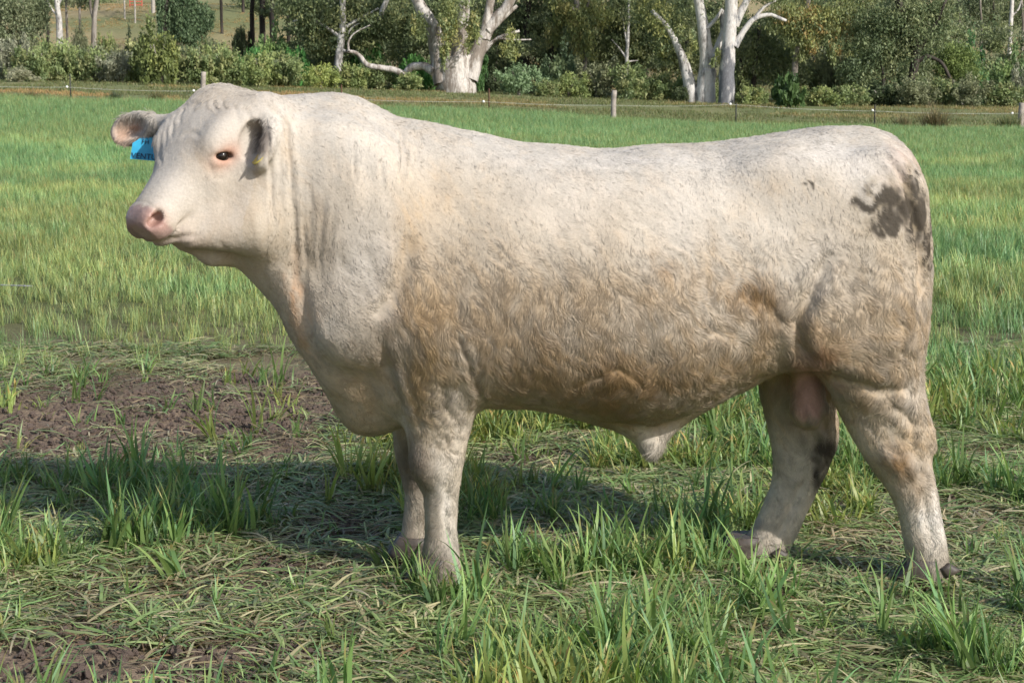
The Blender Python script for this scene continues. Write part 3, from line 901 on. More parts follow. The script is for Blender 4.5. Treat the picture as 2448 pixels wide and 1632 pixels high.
STAINS_AND_SHADE = [
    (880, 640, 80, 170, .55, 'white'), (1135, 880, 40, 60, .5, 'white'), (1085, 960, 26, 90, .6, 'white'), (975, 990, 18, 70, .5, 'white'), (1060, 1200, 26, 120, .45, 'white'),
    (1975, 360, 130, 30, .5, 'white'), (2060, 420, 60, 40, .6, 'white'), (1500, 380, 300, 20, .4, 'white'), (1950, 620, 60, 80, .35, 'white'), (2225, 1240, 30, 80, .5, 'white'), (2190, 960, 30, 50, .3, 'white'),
    (1360, 500, 120, 90, .25, 'white'), (1620, 520, 70, 120, .22, 'white'), (380, 440, 40, 60, .5, 'white'), (440, 480, 70, 40, .45, 'white'), (400, 300, 30, 60, .3, 'white'),  # x, y, rx, ry, strength, tone
    (1180, 790, 170, 85, .30, 'tan'), (1350, 850, 270, 95, .42, 'tan'), (1470, 925, 210, 70, .95, 'brown'), (1500, 1005, 110, 28, .65, 'brown'), (1250, 905, 170, 70, .62, 'tan'),
    (1660, 870, 210, 95, .55, 'tan'), (1805, 715, 60, 40, .9, 'brown'), (1790, 880, 130, 45, .55, 'tan'), (1830, 760, 50, 60, .6, 'tan'),
    (985, 735, 110, 70, .45, 'tan'), (1010, 760, 60, 35, .6, 'brown'), (985, 540, 45, 130, .45, 'tan'), (1040, 470, 40, 50, .4, 'tan'),
    (1080, 640, 110, 130, .28, 'tan'), (1400, 700, 240, 60, .38, 'tan'), (1600, 700, 160, 60, .38, 'tan'),
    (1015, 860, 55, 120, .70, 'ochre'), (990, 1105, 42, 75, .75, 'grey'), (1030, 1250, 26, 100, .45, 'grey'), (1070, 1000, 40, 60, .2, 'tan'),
    (900, 830, 70, 70, .45, 'grey'), (850, 950, 90, 90, .35, 'tan'),  # shade on chest and brisket, painted into the coat
    (1920, 790, 70, 80, .45, 'tan'), (2060, 800, 120, 120, .42, 'tan'), (2130, 740, 70, 90, .40, 'ochre'), (2190, 760, 40, 200, .35, 'tan'),
    (2060, 960, 90, 90, .42, 'tan'), (2165, 1120, 42, 55, .75, 'brown'), (2205, 1040, 35, 45, .5, 'tan'), (2090, 1120, 40, 40, .35, 'tan'),
    (1905, 895, 40, 30, .8, 'brown'), (1950, 870, 60, 30, .6, 'brown'),
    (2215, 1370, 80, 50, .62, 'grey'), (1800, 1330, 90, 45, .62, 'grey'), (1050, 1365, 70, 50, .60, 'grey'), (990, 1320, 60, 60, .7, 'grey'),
    (990, 1130, 40, 60, .6, 'grey'), (1870, 950, 70, 80, .3, 'tan'),  # grey on the far foreleg paints in its shade
    (1985, 1085, 26, 50, .95, 'dark'), (1960, 1150, 16, 50, .7, 'dark'),  # dark patches on the far hock
    (1590, 650, 34, 26, .55, 'brown'), (1705, 610, 18, 60, .4, 'tan'), (1850, 450, 40, 20, .2, 'tan'), (1440, 560, 30, 50, .22, 'tan'),
    (765, 540, 55, 130, .35, 'grey'), (712, 705, 15, 80, .8, 'orange'), (735, 800, 25, 60, .5, 'orange'), (690, 330, 15, 60, .3, 'tan'),
    (480, 372, 44, 34, .60, 'tan'), (470, 335, 55, 20, .35, 'grey'), (520, 235, 70, 24, .50, 'tan'), (500, 590, 70, 18, .7, 'grey'), (480, 550, 70, 34, .45, 'tan'), (560, 520, 60, 60, .35, 'tan'), (600, 470, 30, 60, .3, 'tan'), (430, 300, 20, 40, .3, 'grey'),  # grey under the jaw and tan low on the cheek are painted shading
    (1930, 950, 38, 70, 1.0, 'pink'), (1936, 1005, 34, 26, .6, 'grey'), (1555, 1085, 30, 16, .3, 'grey'),
    (2150, 380, 40, 60, .3, 'pink'),
]
MANURE = [(2115, 470, 46, 26), (2165, 505, 52, 36), (2120, 540, 36, 30), (2192, 520, 22, 62), (2180, 440, 16, 34), (2216, 590, 10, 50), (2080, 490, 34, 18), (1940, 444, 7, 6)]
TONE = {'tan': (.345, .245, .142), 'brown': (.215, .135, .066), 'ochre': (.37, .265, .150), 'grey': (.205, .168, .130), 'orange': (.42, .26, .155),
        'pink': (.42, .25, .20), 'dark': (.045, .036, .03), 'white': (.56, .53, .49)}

def strands(v, scale=78, seed=0):
    """streaky, swirling pattern of wavy hair locks, 0..1"""
    w = v + .075 * (np.stack([fbm(v, 6, 2, 120 + seed), 0 * v[:, 0] + .5, fbm(v, 6, 2, 125 + seed)], 1) - .5) * 2
    w = w + .012 * (np.stack([vnoise(v, 30, 131 + seed), 0 * v[:, 0] + .5, vnoise(v, 30, 133 + seed)], 1) - .5) * 2
    s1 = .50 * w[:, 0] - .87 * w[:, 2]; s2 = .87 * w[:, 0] + .50 * w[:, 2]
    return fbm(np.stack([s1 * .24, w[:, 1] * .5, s2], 1), scale, 2, 140 + seed)

def coat_colour(v, n):
    """reflectance of skin and coat at body points: cream coat, dirt and manure stains, painted shade, pink muzzle"""
    pr = project(v)
    warp = np.stack([fbm(v, 9, 3, 1), fbm(v, 9, 3, 5)], 1) - 0.5
    strand = fbm(v * np.array([1, 1, 0.35]), 55, 2, 9) - 0.5
    q = pr + warp * 70 + strand[:, None] * 30
    white = np.array([.490, .456, .404]); cream = np.array([.424, .366, .288])
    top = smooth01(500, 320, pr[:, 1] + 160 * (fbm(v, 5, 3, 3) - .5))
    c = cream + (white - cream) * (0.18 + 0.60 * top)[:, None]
    patch = fbm(v, 3.5, 3, 21)
    c = c + (white - c) * (0.5 * smooth01(.50, .68, patch))[:, None]
    st = strands(v)
    mott = .5 * fbm(v * np.array([1, 1, 0.55]), 16, 3, 14) + .5 * st
    low = smooth01(480, 940, pr[:, 1]) * smooth01(860, 1000, pr[:, 0]) * (1 - smooth01(960, 1100, pr[:, 1]))
    amt = smooth01(.42, .70, mott) * (0.22 + 0.32 * low) + .10 * smooth01(640, 960, pr[:, 1] + 130 * (fbm(v, 5, 3, 19) - .5)) * smooth01(960, 1060, pr[:, 0]) * (1 - smooth01(980, 1060, pr[:, 1]))
    c = c + (np.array(TONE['tan']) - c) * amt[:, None]
    for x, y, rx, ry, s, tone in STAINS_AND_SHADE:
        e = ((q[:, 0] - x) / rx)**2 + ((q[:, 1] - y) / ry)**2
        a = (1.45 if y > 800 and (x < 1100 or x > 1890) else 1.05) * s * np.exp(-e * 1.0) * (0.66 + 0.60 * smooth01(.35, .65, mott))  # leg marks boosted, which also deepens the far foreleg's painted shade
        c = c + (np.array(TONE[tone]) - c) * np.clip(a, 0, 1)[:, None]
    c = c * (1 + (.62 * (st - .5)) * smooth01(640, 760, pr[:, 0]) * (.6 + .4 * smooth01(420, 760, pr[:, 1])) + .16 * (fbm(v, 11, 3, 23) - .5))[:, None]
    # head skin
    hq = (v - HO) @ HEAD_FRAME[1].T
    inh = (pr[:, 0] < 700) & (hq[:, 0] > -0.1) & (hq[:, 0] < 0.56) & (np.abs(hq[:, 2]) < 0.2) & (hq[:, 1] > -0.30)
    hc = np.array([.455, .408, .350])
    k = np.where(inh, .55, 0)[:, None]
    c = c + (hc - c) * k
    wob = (fbm(v, 40, 2, 31) - .5) * 0.02
    nose = np.where(inh, smooth01(0.415, 0.432, hq[:, 0] + wob - .35 * np.maximum(np.abs(hq[:, 2]) - .045, 0)) * smooth01(-0.112, -0.100, hq[:, 1] + wob * .5), 0)
    pink = np.array([.320, .225, .200]) + (np.array([.20, .140, .128]) - np.array([.320, .225, .200])) * smooth01(.5, .75, fbm(v, 22, 2, 33))[:, None]
    c = c + (pink - c) * (nose * .95)[:, None]
    for s in (1, -1):
        d = np.linalg.norm((hq - np.array([0.445, -0.046, 0.058 * s])) / np.array([.030, .028, .030]), axis=1)
        a = np.where(inh, np.exp(-d**2 * .9), 0)
        c = c + (np.array([.40, .20, .145]) - c) * (a * .75)[:, None]
        d = np.linalg.norm((hq - np.array([0.188, -0.048, 0.138 * s])) / np.array([.040, .026, .05]), axis=1)
        a = np.where(inh, np.exp(-d**2 * .8), 0)
        c = c + (np.array([.44, .225, .150]) - c) * np.clip(a * 1.0, 0, .85)[:, None]
    lip = np.where(inh, smooth01(0.38, 0.42, hq[:, 0]) * (1 - smooth01(-0.122, -0.108, hq[:, 1])), 0)
    c = c + (np.array([.36, .29, .24]) - c) * (lip * .55)[:, None]
    # ear insides
    d = np.linalg.norm((pr - np.array([296, 318])) / np.array([34, 30]), axis=1)
    a = np.exp(-d**2 * 1.2) * (pr[:, 0] < 345)
    c = c + (np.array([.60, .38, .26]) - c) * (a * .85)[:, None]
    d = np.linalg.norm((pr - np.array([328, 302])) / np.array([16, 10]), axis=1)
    c = c + (np.array([.36, .16, .07]) - c) * (np.exp(-d**2) * .8)[:, None]
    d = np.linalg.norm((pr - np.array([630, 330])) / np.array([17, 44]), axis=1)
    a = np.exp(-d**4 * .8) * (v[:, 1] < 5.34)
    c = c + (np.array([.085, .066, .055]) - c) * (a * .9)[:, None]  # shade inside the near ear, painted dark into the colour
    # manure and mud on the rump
    m = np.zeros(len(v))
    qm = pr + (np.stack([fbm(v, 30, 3, 141), fbm(v, 30, 3, 145)], 1) - .5) * 46 + strand[:, None] * 30
    for x, y, rx, ry in MANURE:
        e = ((qm[:, 0] - x) / rx)**2 + ((qm[:, 1] - y) / ry)**2
        m = np.maximum(m, np.exp(-e * .75))
    m = smooth01(.16, .72, m * (.20 + .85 * strands(v, 130, 7) + .55 * fbm(v, 40, 3, 40))) * (n[:, 1] < 0.3)
    halo = np.zeros(len(v))
    for x, y, rx, ry in MANURE[:-1]:
        e = ((q[:, 0] - x) / (rx * 1.6))**2 + ((q[:, 1] - y) / (ry * 1.6))**2
        halo = np.maximum(halo, np.exp(-e))
    c = c + (np.array([.20, .155, .085]) - c) * (halo * smooth01(.36, .62, fbm(v * np.array([1, 1, .6]), 50, 3, 43)) * .75 * (n[:, 1] < .3))[:, None]
    clean = np.clip(c, .01, .85)
    c = c + (np.array([.035, .028, .019]) - c) * (m * .95)[:, None]
    return np.clip(c, .01, .85), m, nose, clean

def hair_flow(v):
    pr = project(v)
    d = np.zeros_like(v)
    d[:, 0] = 0.45; d[:, 2] = -1.0
    head = pr[:, 0] < 640
    d[head] = HU * 1.0
    leg = v[:, 2] < 0.55
    d[leg] = (0.05, 0, -1)
    a = (fbm(v, 7, 2, 51) - .5) * 2.4
    body = (~head) & (v[:, 2] > 0.5)
    curl = (vnoise(v, 32, 61) - .5) * 1.6 * smooth01(900, 1060, pr[:, 0]) * (.4 + .6 * smooth01(420, 800, pr[:, 1])) + (vnoise(v, 40, 62) - .5) * .5
    ang = np.where(body, a + curl, 0.35 * a)
    c, s = np.cos(ang), np.sin(ang)
    x = d[:, 0] * c - d[:, 2] * s; z = d[:, 0] * s + d[:, 2] * c
    d[:, 0], d[:, 2] = np.where(head, d[:, 0], x), np.where(head, d[:, 2], z)
    return d, pr

def make_bull():
    f = bull_field()
    v, q = surface_net(f, np.array([-1.30, 5.05, -0.02]), np.array([1.42, 6.02, 1.56]), GRID)
    v = laplace(v, q, 3)
    n = vert_normals(v, q)
    pr = project(v)
    face = smooth01(0.15, -0.25, n[:, 1])
    for poly, dep, hw in CREASES:
        poly = np.array(poly, float)
        mn, mx = poly.min(0) - 4 * hw, poly.max(0) + 4 * hw
        m = np.where(np.all((pr > mn) & (pr < mx), axis=1) & (face > 0.01))[0]
        if not len(m): continue
        pj = pr[m] + (np.stack([vnoise(v[m], 30, 71), vnoise(v[m], 30, 72)], 1) - .5) * 5
        d, al = seg_dist(pj, poly)
        endfade = np.clip(np.minimum(al, 1 - al) * 6, 0, 1)
        g = np.exp(-(d / hw)**2) - 0.38 * np.exp(-((d - 2.1 * hw) / (1.1 * hw))**2)
        dep = dep * (.40 if poly[:, 1].max() > 950 else (.45 if poly[:, 0].max() < 830 else .85)); hw = hw * (1.25 if poly[:, 0].max() < 830 else 1)
        v[m] -= n[m] * (dep * g * endfade * face[m])[:, None]
    # muscle and skin relief, wavy coat relief on the ribs and belly
    rel = (fbm(v, 7, 3, 81) - .5) * 0.012
    wav = (strands(v) - .5) * 0.0036
    body = smooth01(860, 1050, pr[:, 0]) * (.25 + .75 * smooth01(420, 780, pr[:, 1])) * smooth01(0.35, 0.55, v[:, 2])
    neckrel = (fbm(v * np.array([1, 1, .22]), 38, 2, 83) - .5) * 0.0035 * smooth01(650, 720, pr[:, 0]) * (1 - smooth01(860, 960, pr[:, 0]))
    inh = pr[:, 0] < 640
    v = v + n * (rel * np.where(inh, .35, 1) + wav * body + neckrel)[:, None]
    n = vert_normals(v, q)
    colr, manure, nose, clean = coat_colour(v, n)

    base = np.array([0.35, BY, 0.0])
    root = empty('bull', base)
    tag(root, 'cream white bull standing side-on with blue ear tag and dirty flanks', 'bull')
    m = NT('bull_skin')
    at = m.n('ShaderNodeAttribute', attribute_name='coat')
    nz = m.noise(140, 4, .6, m.coord())
    c = m.mix(0.22, at.outputs['Color'], nz.outputs['Fac'], 'OVERLAY')
    m.l(c, m.b.inputs['Base Color'])
    w2 = m.noise(70, 4, .6, m.coord())
    m.bump(w2.outputs[0], .25, .01)
    wet = m.n('ShaderNodeAttribute', attribute_name='wet')
    rr = m.n('ShaderNodeMapRange'); rr.inputs['To Min'].default_value = .75; rr.inputs['To Max'].default_value = .36
    m.l(wet.outputs['Fac'], rr.inputs[0]); m.l(rr.outputs[0], m.b.inputs['Roughness'])
    m.setb(Specular_IOR_Level=.3)
    me = mesh_from('bull_body', v - base, q, m.m)
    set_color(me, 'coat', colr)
    a = me.attributes.new('wet', 'FLOAT', 'POINT'); a.data.foreach_set('value', nose.astype(np.float32))
    body_o = link('body', me, root)

    # ---- coat: real short hairs over the skin
    rs = np.random.RandomState(5)
    tri = np.concatenate([q[:, [0, 1, 2]], q[:, [0, 2, 3]]])
    e1, e2 = v[tri[:, 1]] - v[tri[:, 0]], v[tri[:, 2]] - v[tri[:, 0]]
    area = .5 * np.linalg.norm(np.cross(e1, e2), axis=1)
    cen = v[tri].mean(1); cn = n[tri].mean(1)
    wgt = area * np.where(cn[:, 1] > 0.35, .25, 1.0)
    hq = (cen - HO) @ HEAD_FRAME[1].T
    wgt = wgt * np.where(nose[tri].mean(1) > .25, 0, 1)
    for e in (EYE_NEAR, EYE_FAR):
        wgt = wgt * (np.linalg.norm(cen - e, axis=1) > 0.026)
    pcen = project(cen)
    wgt = wgt * np.where((pcen[:, 0] > 1905) & (pcen[:, 0] < 1975) & (pcen[:, 1] > 895) & (pcen[:, 1] < 1030) & (cen[:, 1] > 5.5), .12, 1)
    N = HAIRS
    pick = rs.choice(len(tri), N, p=wgt / wgt.sum())
    b0, b1 = rs.rand(N), rs.rand(N)
    fl = b0 + b1 > 1; b0[fl], b1[fl] = 1 - b0[fl], 1 - b1[fl]
    t = tri[pick]; b2 = (1 - b0 - b1)[:, None]; b0, b1 = b0[:, None], b1[:, None]
    pos = v[t[:, 0]] * b2 + v[t[:, 1]] * b0 + v[t[:, 2]] * b1
    nor = n[t[:, 0]] * b2 + n[t[:, 1]] * b0 + n[t[:, 2]] * b1
    nor /= np.linalg.norm(nor, axis=1, keepdims=True)
    hc = clean[t[:, 0]] * b2 + clean[t[:, 1]] * b0 + clean[t[:, 2]] * b1
    man = (manure[t[:, 0]][:, None] * b2 + manure[t[:, 1]][:, None] * b0 + manure[t[:, 2]][:, None] * b1)[:, 0]
    d, hpr = hair_flow(pos)
    d += rs.randn(N, 3) * .16
    d -= nor * (d * nor).sum(1, keepdims=True)
    d /= np.linalg.norm(d, axis=1, keepdims=True) + 1e-9
    L = np.full(N, .012)
    L += .009 * smooth01(480, 860, hpr[:, 1]) * smooth01(880, 1040, hpr[:, 0])
    L = np.where(hpr[:, 0] < 860, .011, L)
    L = np.where(hpr[:, 0] < 640, .008, L)
    L = np.where((hpr[:, 0] < 620) & (hpr[:, 0] > 430) & (hpr[:, 1] < 255), .014, L)
    L = np.where(pos[:, 2] < .5, .014, L)
    ear = ((np.abs(hpr[:, 0] - 330) < 45) & (np.abs(hpr[:, 1] - 305) < 35)) | ((np.abs(hpr[:, 0] - 625) < 20) & (np.abs(hpr[:, 1] - 320) < 40) & (pos[:, 1] < 5.34))
    L = np.where(ear, .019, L)
    sheath = (np.abs(hpr[:, 0] - 1557) < 40) & (hpr[:, 1] > 1050) & (hpr[:, 1] < 1110)
    L = np.where(sheath, .030, L)
    L *= .65 + .7 * rs.rand(N)
    L = np.where(man > .5, L * .6, L)
    stray = rs.rand(N) < .03
    L = np.where(stray, L * 1.3, L)
    lift = .06 + .14 * rs.rand(N) + .20 * vnoise(pos, 30, 66) * smooth01(450, 750, hpr[:, 1])
    lift = lift + .06 * smooth01(.45, .8, nor[:, 2]) + np.where(ear, .3, 0) + np.where(stray, .22, 0)
    side = np.cross(nor, d)
    cv = (vnoise(pos, 28, 67) - .5) * 1.5 * (.3 + smooth01(880, 1040, hpr[:, 0]) * smooth01(420, 700, hpr[:, 1]))
    pts = np.empty((N, 4, 3), np.float32)
    for k, s in enumerate((0, .35, .7, 1.0)):
        up = lift * (s - .55 * s * s)
        pts[:, k] = pos - base - nor * .001 + (d * s + nor * up[:, None] + side * (cv * s * s)[:, None]) * L[:, None]
    hcv = bpy.data.hair_curves.new('bull_coat')
    hcv.add_curves([4] * N)
    hcv.attributes['position'].data.foreach_set('vector', pts.reshape(-1))
    ra = hcv.attributes.get('radius') or hcv.attributes.new('radius', 'FLOAT', 'POINT')
    ra.data.foreach_set('value', np.tile(np.array([.00045, .00042, .00034, .00012], np.float32), N))
    tone = ((.84 + .30 * rs.rand(N)) * (.78 + .44 * strands(pos, 100, 3)))[:, None]
    ca = hcv.attributes.new('coat', 'FLOAT_COLOR', 'CURVE')
    cc = np.ones((N, 4), np.float32); dirty = rs.rand(N) < 1.7 * man**1.2
    hc = np.where(dirty[:, None], np.array([.036, .029, .019]) * (.6 + .9 * rs.rand(N))[:, None], hc)
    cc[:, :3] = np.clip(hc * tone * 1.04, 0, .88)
    ca.data.foreach_set('color', cc.ravel())
    na = hcv.attributes.new('skin_normal', 'FLOAT_VECTOR', 'CURVE')
    na.data.foreach_set('vector', np.ascontiguousarray(nor + .22 * d, np.float32).ravel())
    hm = NT('bull_hair')
    hna = hm.n('ShaderNodeAttribute', attribute_name='skin_normal')
    geo_n = hm.n('ShaderNodeNewGeometry')
    vm = hm.n('ShaderNodeMix', data_type='VECTOR'); vm.inputs[0].default_value = .55
    hm.l(geo_n.outputs['Normal'], vm.inputs[4]); hm.l(hna.outputs['Vector'], vm.inputs[5])
    vn = hm.n('ShaderNodeVectorMath', operation='NORMALIZE'); hm.l(vm.outputs[1], vn.inputs[0])
    hm.l(vn.outputs[0], hm.b.inputs['Normal'])
    hat = hm.n('ShaderNodeAttribute', attribute_name='coat')
    hm.l(hat.outputs['Color'], hm.b.inputs['Base Color'])
    hm.setb(Roughness=.48, Specular_IOR_Level=.38)
    hcv.materials.append(hm.m)
    co = link('coat', hcv, root)
    tag(co, kind='stuff')

    # ---- eyes
    dark = plain('eye_dark', (.012, .008, .006), .08, .2, 60)
    for e in (EYE_NEAR, EYE_FAR):
        s = 1 if e is EYE_NEAR else -1
        bm = bmesh.new()
        bmesh.ops.create_uvsphere(bm, u_segments=20, v_segments=12, radius=.021)
        em = bpy.data.meshes.new('eye'); bm.to_mesh(em); bm.free()
        for p in em.polygons: p.use_smooth = True
        em.materials.append(dark)
        link('eye', em, root, e - HV * s * .010 - base)

    # ---- hooves: two claws to a foot
    hoof_m = plain('hoof_horn', (.070, .056, .046), .55, .45, 40, .3)
    def claw(L, W, Hh):
        prof = [(0.0, .5, 1.0), (.35, .56, .92), (.7, .60, .88), (1.0, .62, .86)]
        vs_, fs_ = [], []
        K = 12
        for lv, (zz, grow, _) in enumerate(prof):
            z = Hh * (1 - zz)
            for k in range(K):
                a = 2 * math.pi * k / K
                cx, cy = math.cos(a), math.sin(a)
                xx = -L * (grow * max(cx, 0) * (1 + .55 * zz) + .5 * min(cx, 0)) - 0.1 * L * zz
                vs_.append((xx, W * .5 * np.sign(cy) * abs(cy)**.7, z))
            if lv:
                o0, o1 = (lv - 1) * K, lv * K
                fs_ += [(o0 + k, o0 + (k+1) % K, o1 + (k+1) % K, o1 + k) for k in range(K)]
        me_ = mesh_from('hoof', np.array(vs_), np.array(fs_), hoof_m)
        bm = bmesh.new(); bm.from_mesh(me_); bm.verts.ensure_lookup_table()
        bm.faces.new([bm.verts[k] for k in range(K)]); bm.faces.new([bm.verts[3*K + k] for k in range(K)][::-1])
        bmesh.ops.recalc_face_normals(bm, faces=bm.faces); bm.to_mesh(me_); bm.free()
        return me_
    cm = claw(.095, .052, .075)
    for px, py, Y in ((1040, 1398, NEAR_Y + .03), (990, 1345, FAR_Y), (2208, 1412, NEAR_Y + .02), (1778, 1356, FAR_Y)):
        b = P(px, py, Y)
        for s in (-1, 1):
            o = link('hoof', cm, root, np.array([b[0], Y + s * .029, -.012]) - base)
            o.rotation_euler = (0, 0, s * .10)
    dm = claw(.035, .026, .035)
    for px, py, Y in ((2270, 1375, NEAR_Y), (1864, 1338, FAR_Y - .03)):
        for s in (-1, 1):
            b = P(px, py, Y + s * .028)
            o = link('dewclaw', dm, root, b - base)
            o.rotation_euler = (0, .5, math.pi)

    # ---- ear tags
    blue = NT('tag_blue')
    nz = blue.noise(25, 3, .5, blue.coord())
    blue.l(blue.ramp(nz.outputs[0], [(.3, (.03, .30, .50)), (.7, (.05, .40, .62))]).outputs[0], blue.b.inputs['Base Color'])
    blue.setb(Roughness=.35)
    t0, t1, t2, t3, t4, t5 = [P(*a) for a in ((336, 330, 5.512), (378, 326, 5.508), (425, 338, 5.50), (430, 390, 5.485), (311, 380, 5.49), (317, 342, 5.505))]
    ring = np.array([t0, t1, t2, t3, t4, t5]) - base
    back = ring + np.array([0, .003, 0])
    tm = mesh_from('ear_tag', np.concatenate([ring, back]), [np.array([[0, 5, 4, 3, 2, 1]]), np.array([[6, 7, 8, 9, 10, 11]]),
              np.array([[k, (k+1) % 6, 6 + (k+1) % 6, 6 + k] for k in range(6)])], blue.m, False)
    to = link('ear_tag', tm, root); to['label'] = 'blue plastic tag in the far ear'
    ink = plain('tag_ink', (.008, .02, .06), .5, .2, 30)
    def lettering(body, c0, c1, size):
        cu = bpy.data.curves.new('lettering', 'FONT'); cu.body = body; cu.size = size; cu.extrude = .0004
        tmp = bpy.data.objects.new('tmp_text', cu); col.objects.link(tmp)
        dg = bpy.context.evaluated_depsgraph_get()
        lm = bpy.data.meshes.new_from_object(tmp.evaluated_get(dg))
        bpy.data.objects.remove(tmp); lm.materials.append(ink)
        o = link('lettering', lm, to, c0 - base + np.array([0, -.0012, 0]))
        ex = Vector(c1 - c0).normalized(); ey = Vector(t0 - t4); ey = (ey - ex * ey.dot(ex)).normalized(); ez = ex.cross(ey)
        o.rotation_euler = Matrix((ex, ey, ez)).transposed().to_euler()
    lettering('VENTURE', P(313, 377, 5.4885), P(428, 387, 5.4835), .024)
    lettering('FH', P(338, 344, 5.502), P(380, 346, 5.500), .019)
    yel = plain('tag_yellow', (.62, .52, .06), .4, .12, 30)
    ya, yb, yc = P(636, 344, 5.255), P(628, 372, 5.235), P(605, 392, 5.215)
    wv = np.array([-.008, -.006, .0]); wd = np.array([-.010, .026, .004])
    pv = []
    for k in range(7):
        s = k / 6
        c = (1-s)**2 * ya + 2*s*(1-s) * yb + s*s * yc
        w = wd * (.55 + .45 * math.sin(math.pi * min(1, s * .8 + .15)))
        pv += [c - w, c + w, c + w + np.array([.002, 0, .0012]), c - w + np.array([.002, 0, .0012])]
    pv = np.array(pv) - base
    fs = []
    for k in range(6):
        a, b = 4 * k, 4 * k + 4
        fs += [(a + i, a + (i+1) % 4, b + (i+1) % 4, b + i) for i in range(4)]
    fs += [(3, 2, 1, 0), (24, 25, 26, 27)]
    yo = link('ear_tag', mesh_from('ear_tag_yellow', pv, np.array(fs), yel, True), root)
    yo['label'] = 'yellow plastic tag in the near ear'
    return root

HAIRS = 460000
bull = make_bull()
# ================================================================== fence
def tube(pts, rad, K=8, seed=0, rough=0.0, cap=True):
    """bark tube along a polyline (smoothed), returns verts, quads"""
    pts = np.asarray(pts, float); rad = np.asarray(rad, float)
    L = np.concatenate([[0], np.cumsum(np.linalg.norm(np.diff(pts, axis=0), axis=1))])
    if len(pts) > 2:
        m = max(len(pts) * 3, 6); s = np.linspace(0, L[-1], m)
        pts = np.stack([pchip(L, pts[:, k])(s) for k in range(3)], 1); rad = pchip(L, rad)(s)
    rs = np.random.RandomState(seed)
    V, Q = [], []
    ref = np.array([0.3, 1, 0.2])
    for i in range(len(pts)):
        t = pts[min(i+1, len(pts)-1)] - pts[max(i-1, 0)]; t = t / np.linalg.norm(t)
        a = np.cross(t, ref); a /= np.linalg.norm(a); b = np.cross(t, a)
        for k in range(K):
            th = 2*math.pi*k/K
            r = rad[i] * (1 + rough * (rs.rand() - .5))
            V.append(pts[i] + (a*math.cos(th) + b*math.sin(th)) * r)
        if i:
            o = (i-1)*K
            Q += [(o+k, o+(k+1) % K, o+K+(k+1) % K, o+K+k) for k in range(K)]
    if cap:
        V.append(pts[-1]); c = len(V)-1; o = (len(pts)-1)*K
        Q += [(o+k, o+(k+1) % K, c, c) for k in range(K)]
    V = np.array(V); Q = np.array(Q)
    return V, Q

def join_geo(parts):
    V, Q, o = [], [], 0
    for v, q in parts:
        V.append(v); Q.append(q + o); o += len(v)
    return np.concatenate(V), np.concatenate(Q)

def qmesh(name, V, Q, mat):
    tri = Q[:, 2] == Q[:, 3]
    fl = []
    if (~tri).any(): fl.append(Q[~tri])
    if tri.any(): fl.append(Q[tri][:, :3])
    return mesh_from(name, V, fl, mat)

FY = 72.0
def ground_hit(px, py, Y0=100.0, Y1=400.0):
    """where the sight line through a photo pixel meets the hillside"""
    for Y in np.arange(Y0, Y1, .5):
        p = P(px, py, Y)
        if p[2] <= gz(p[0], Y): return p
    return P(px, py, Y1)

def gz(x, y): return float(terrain(np.array([x]), np.array([y]))[0])

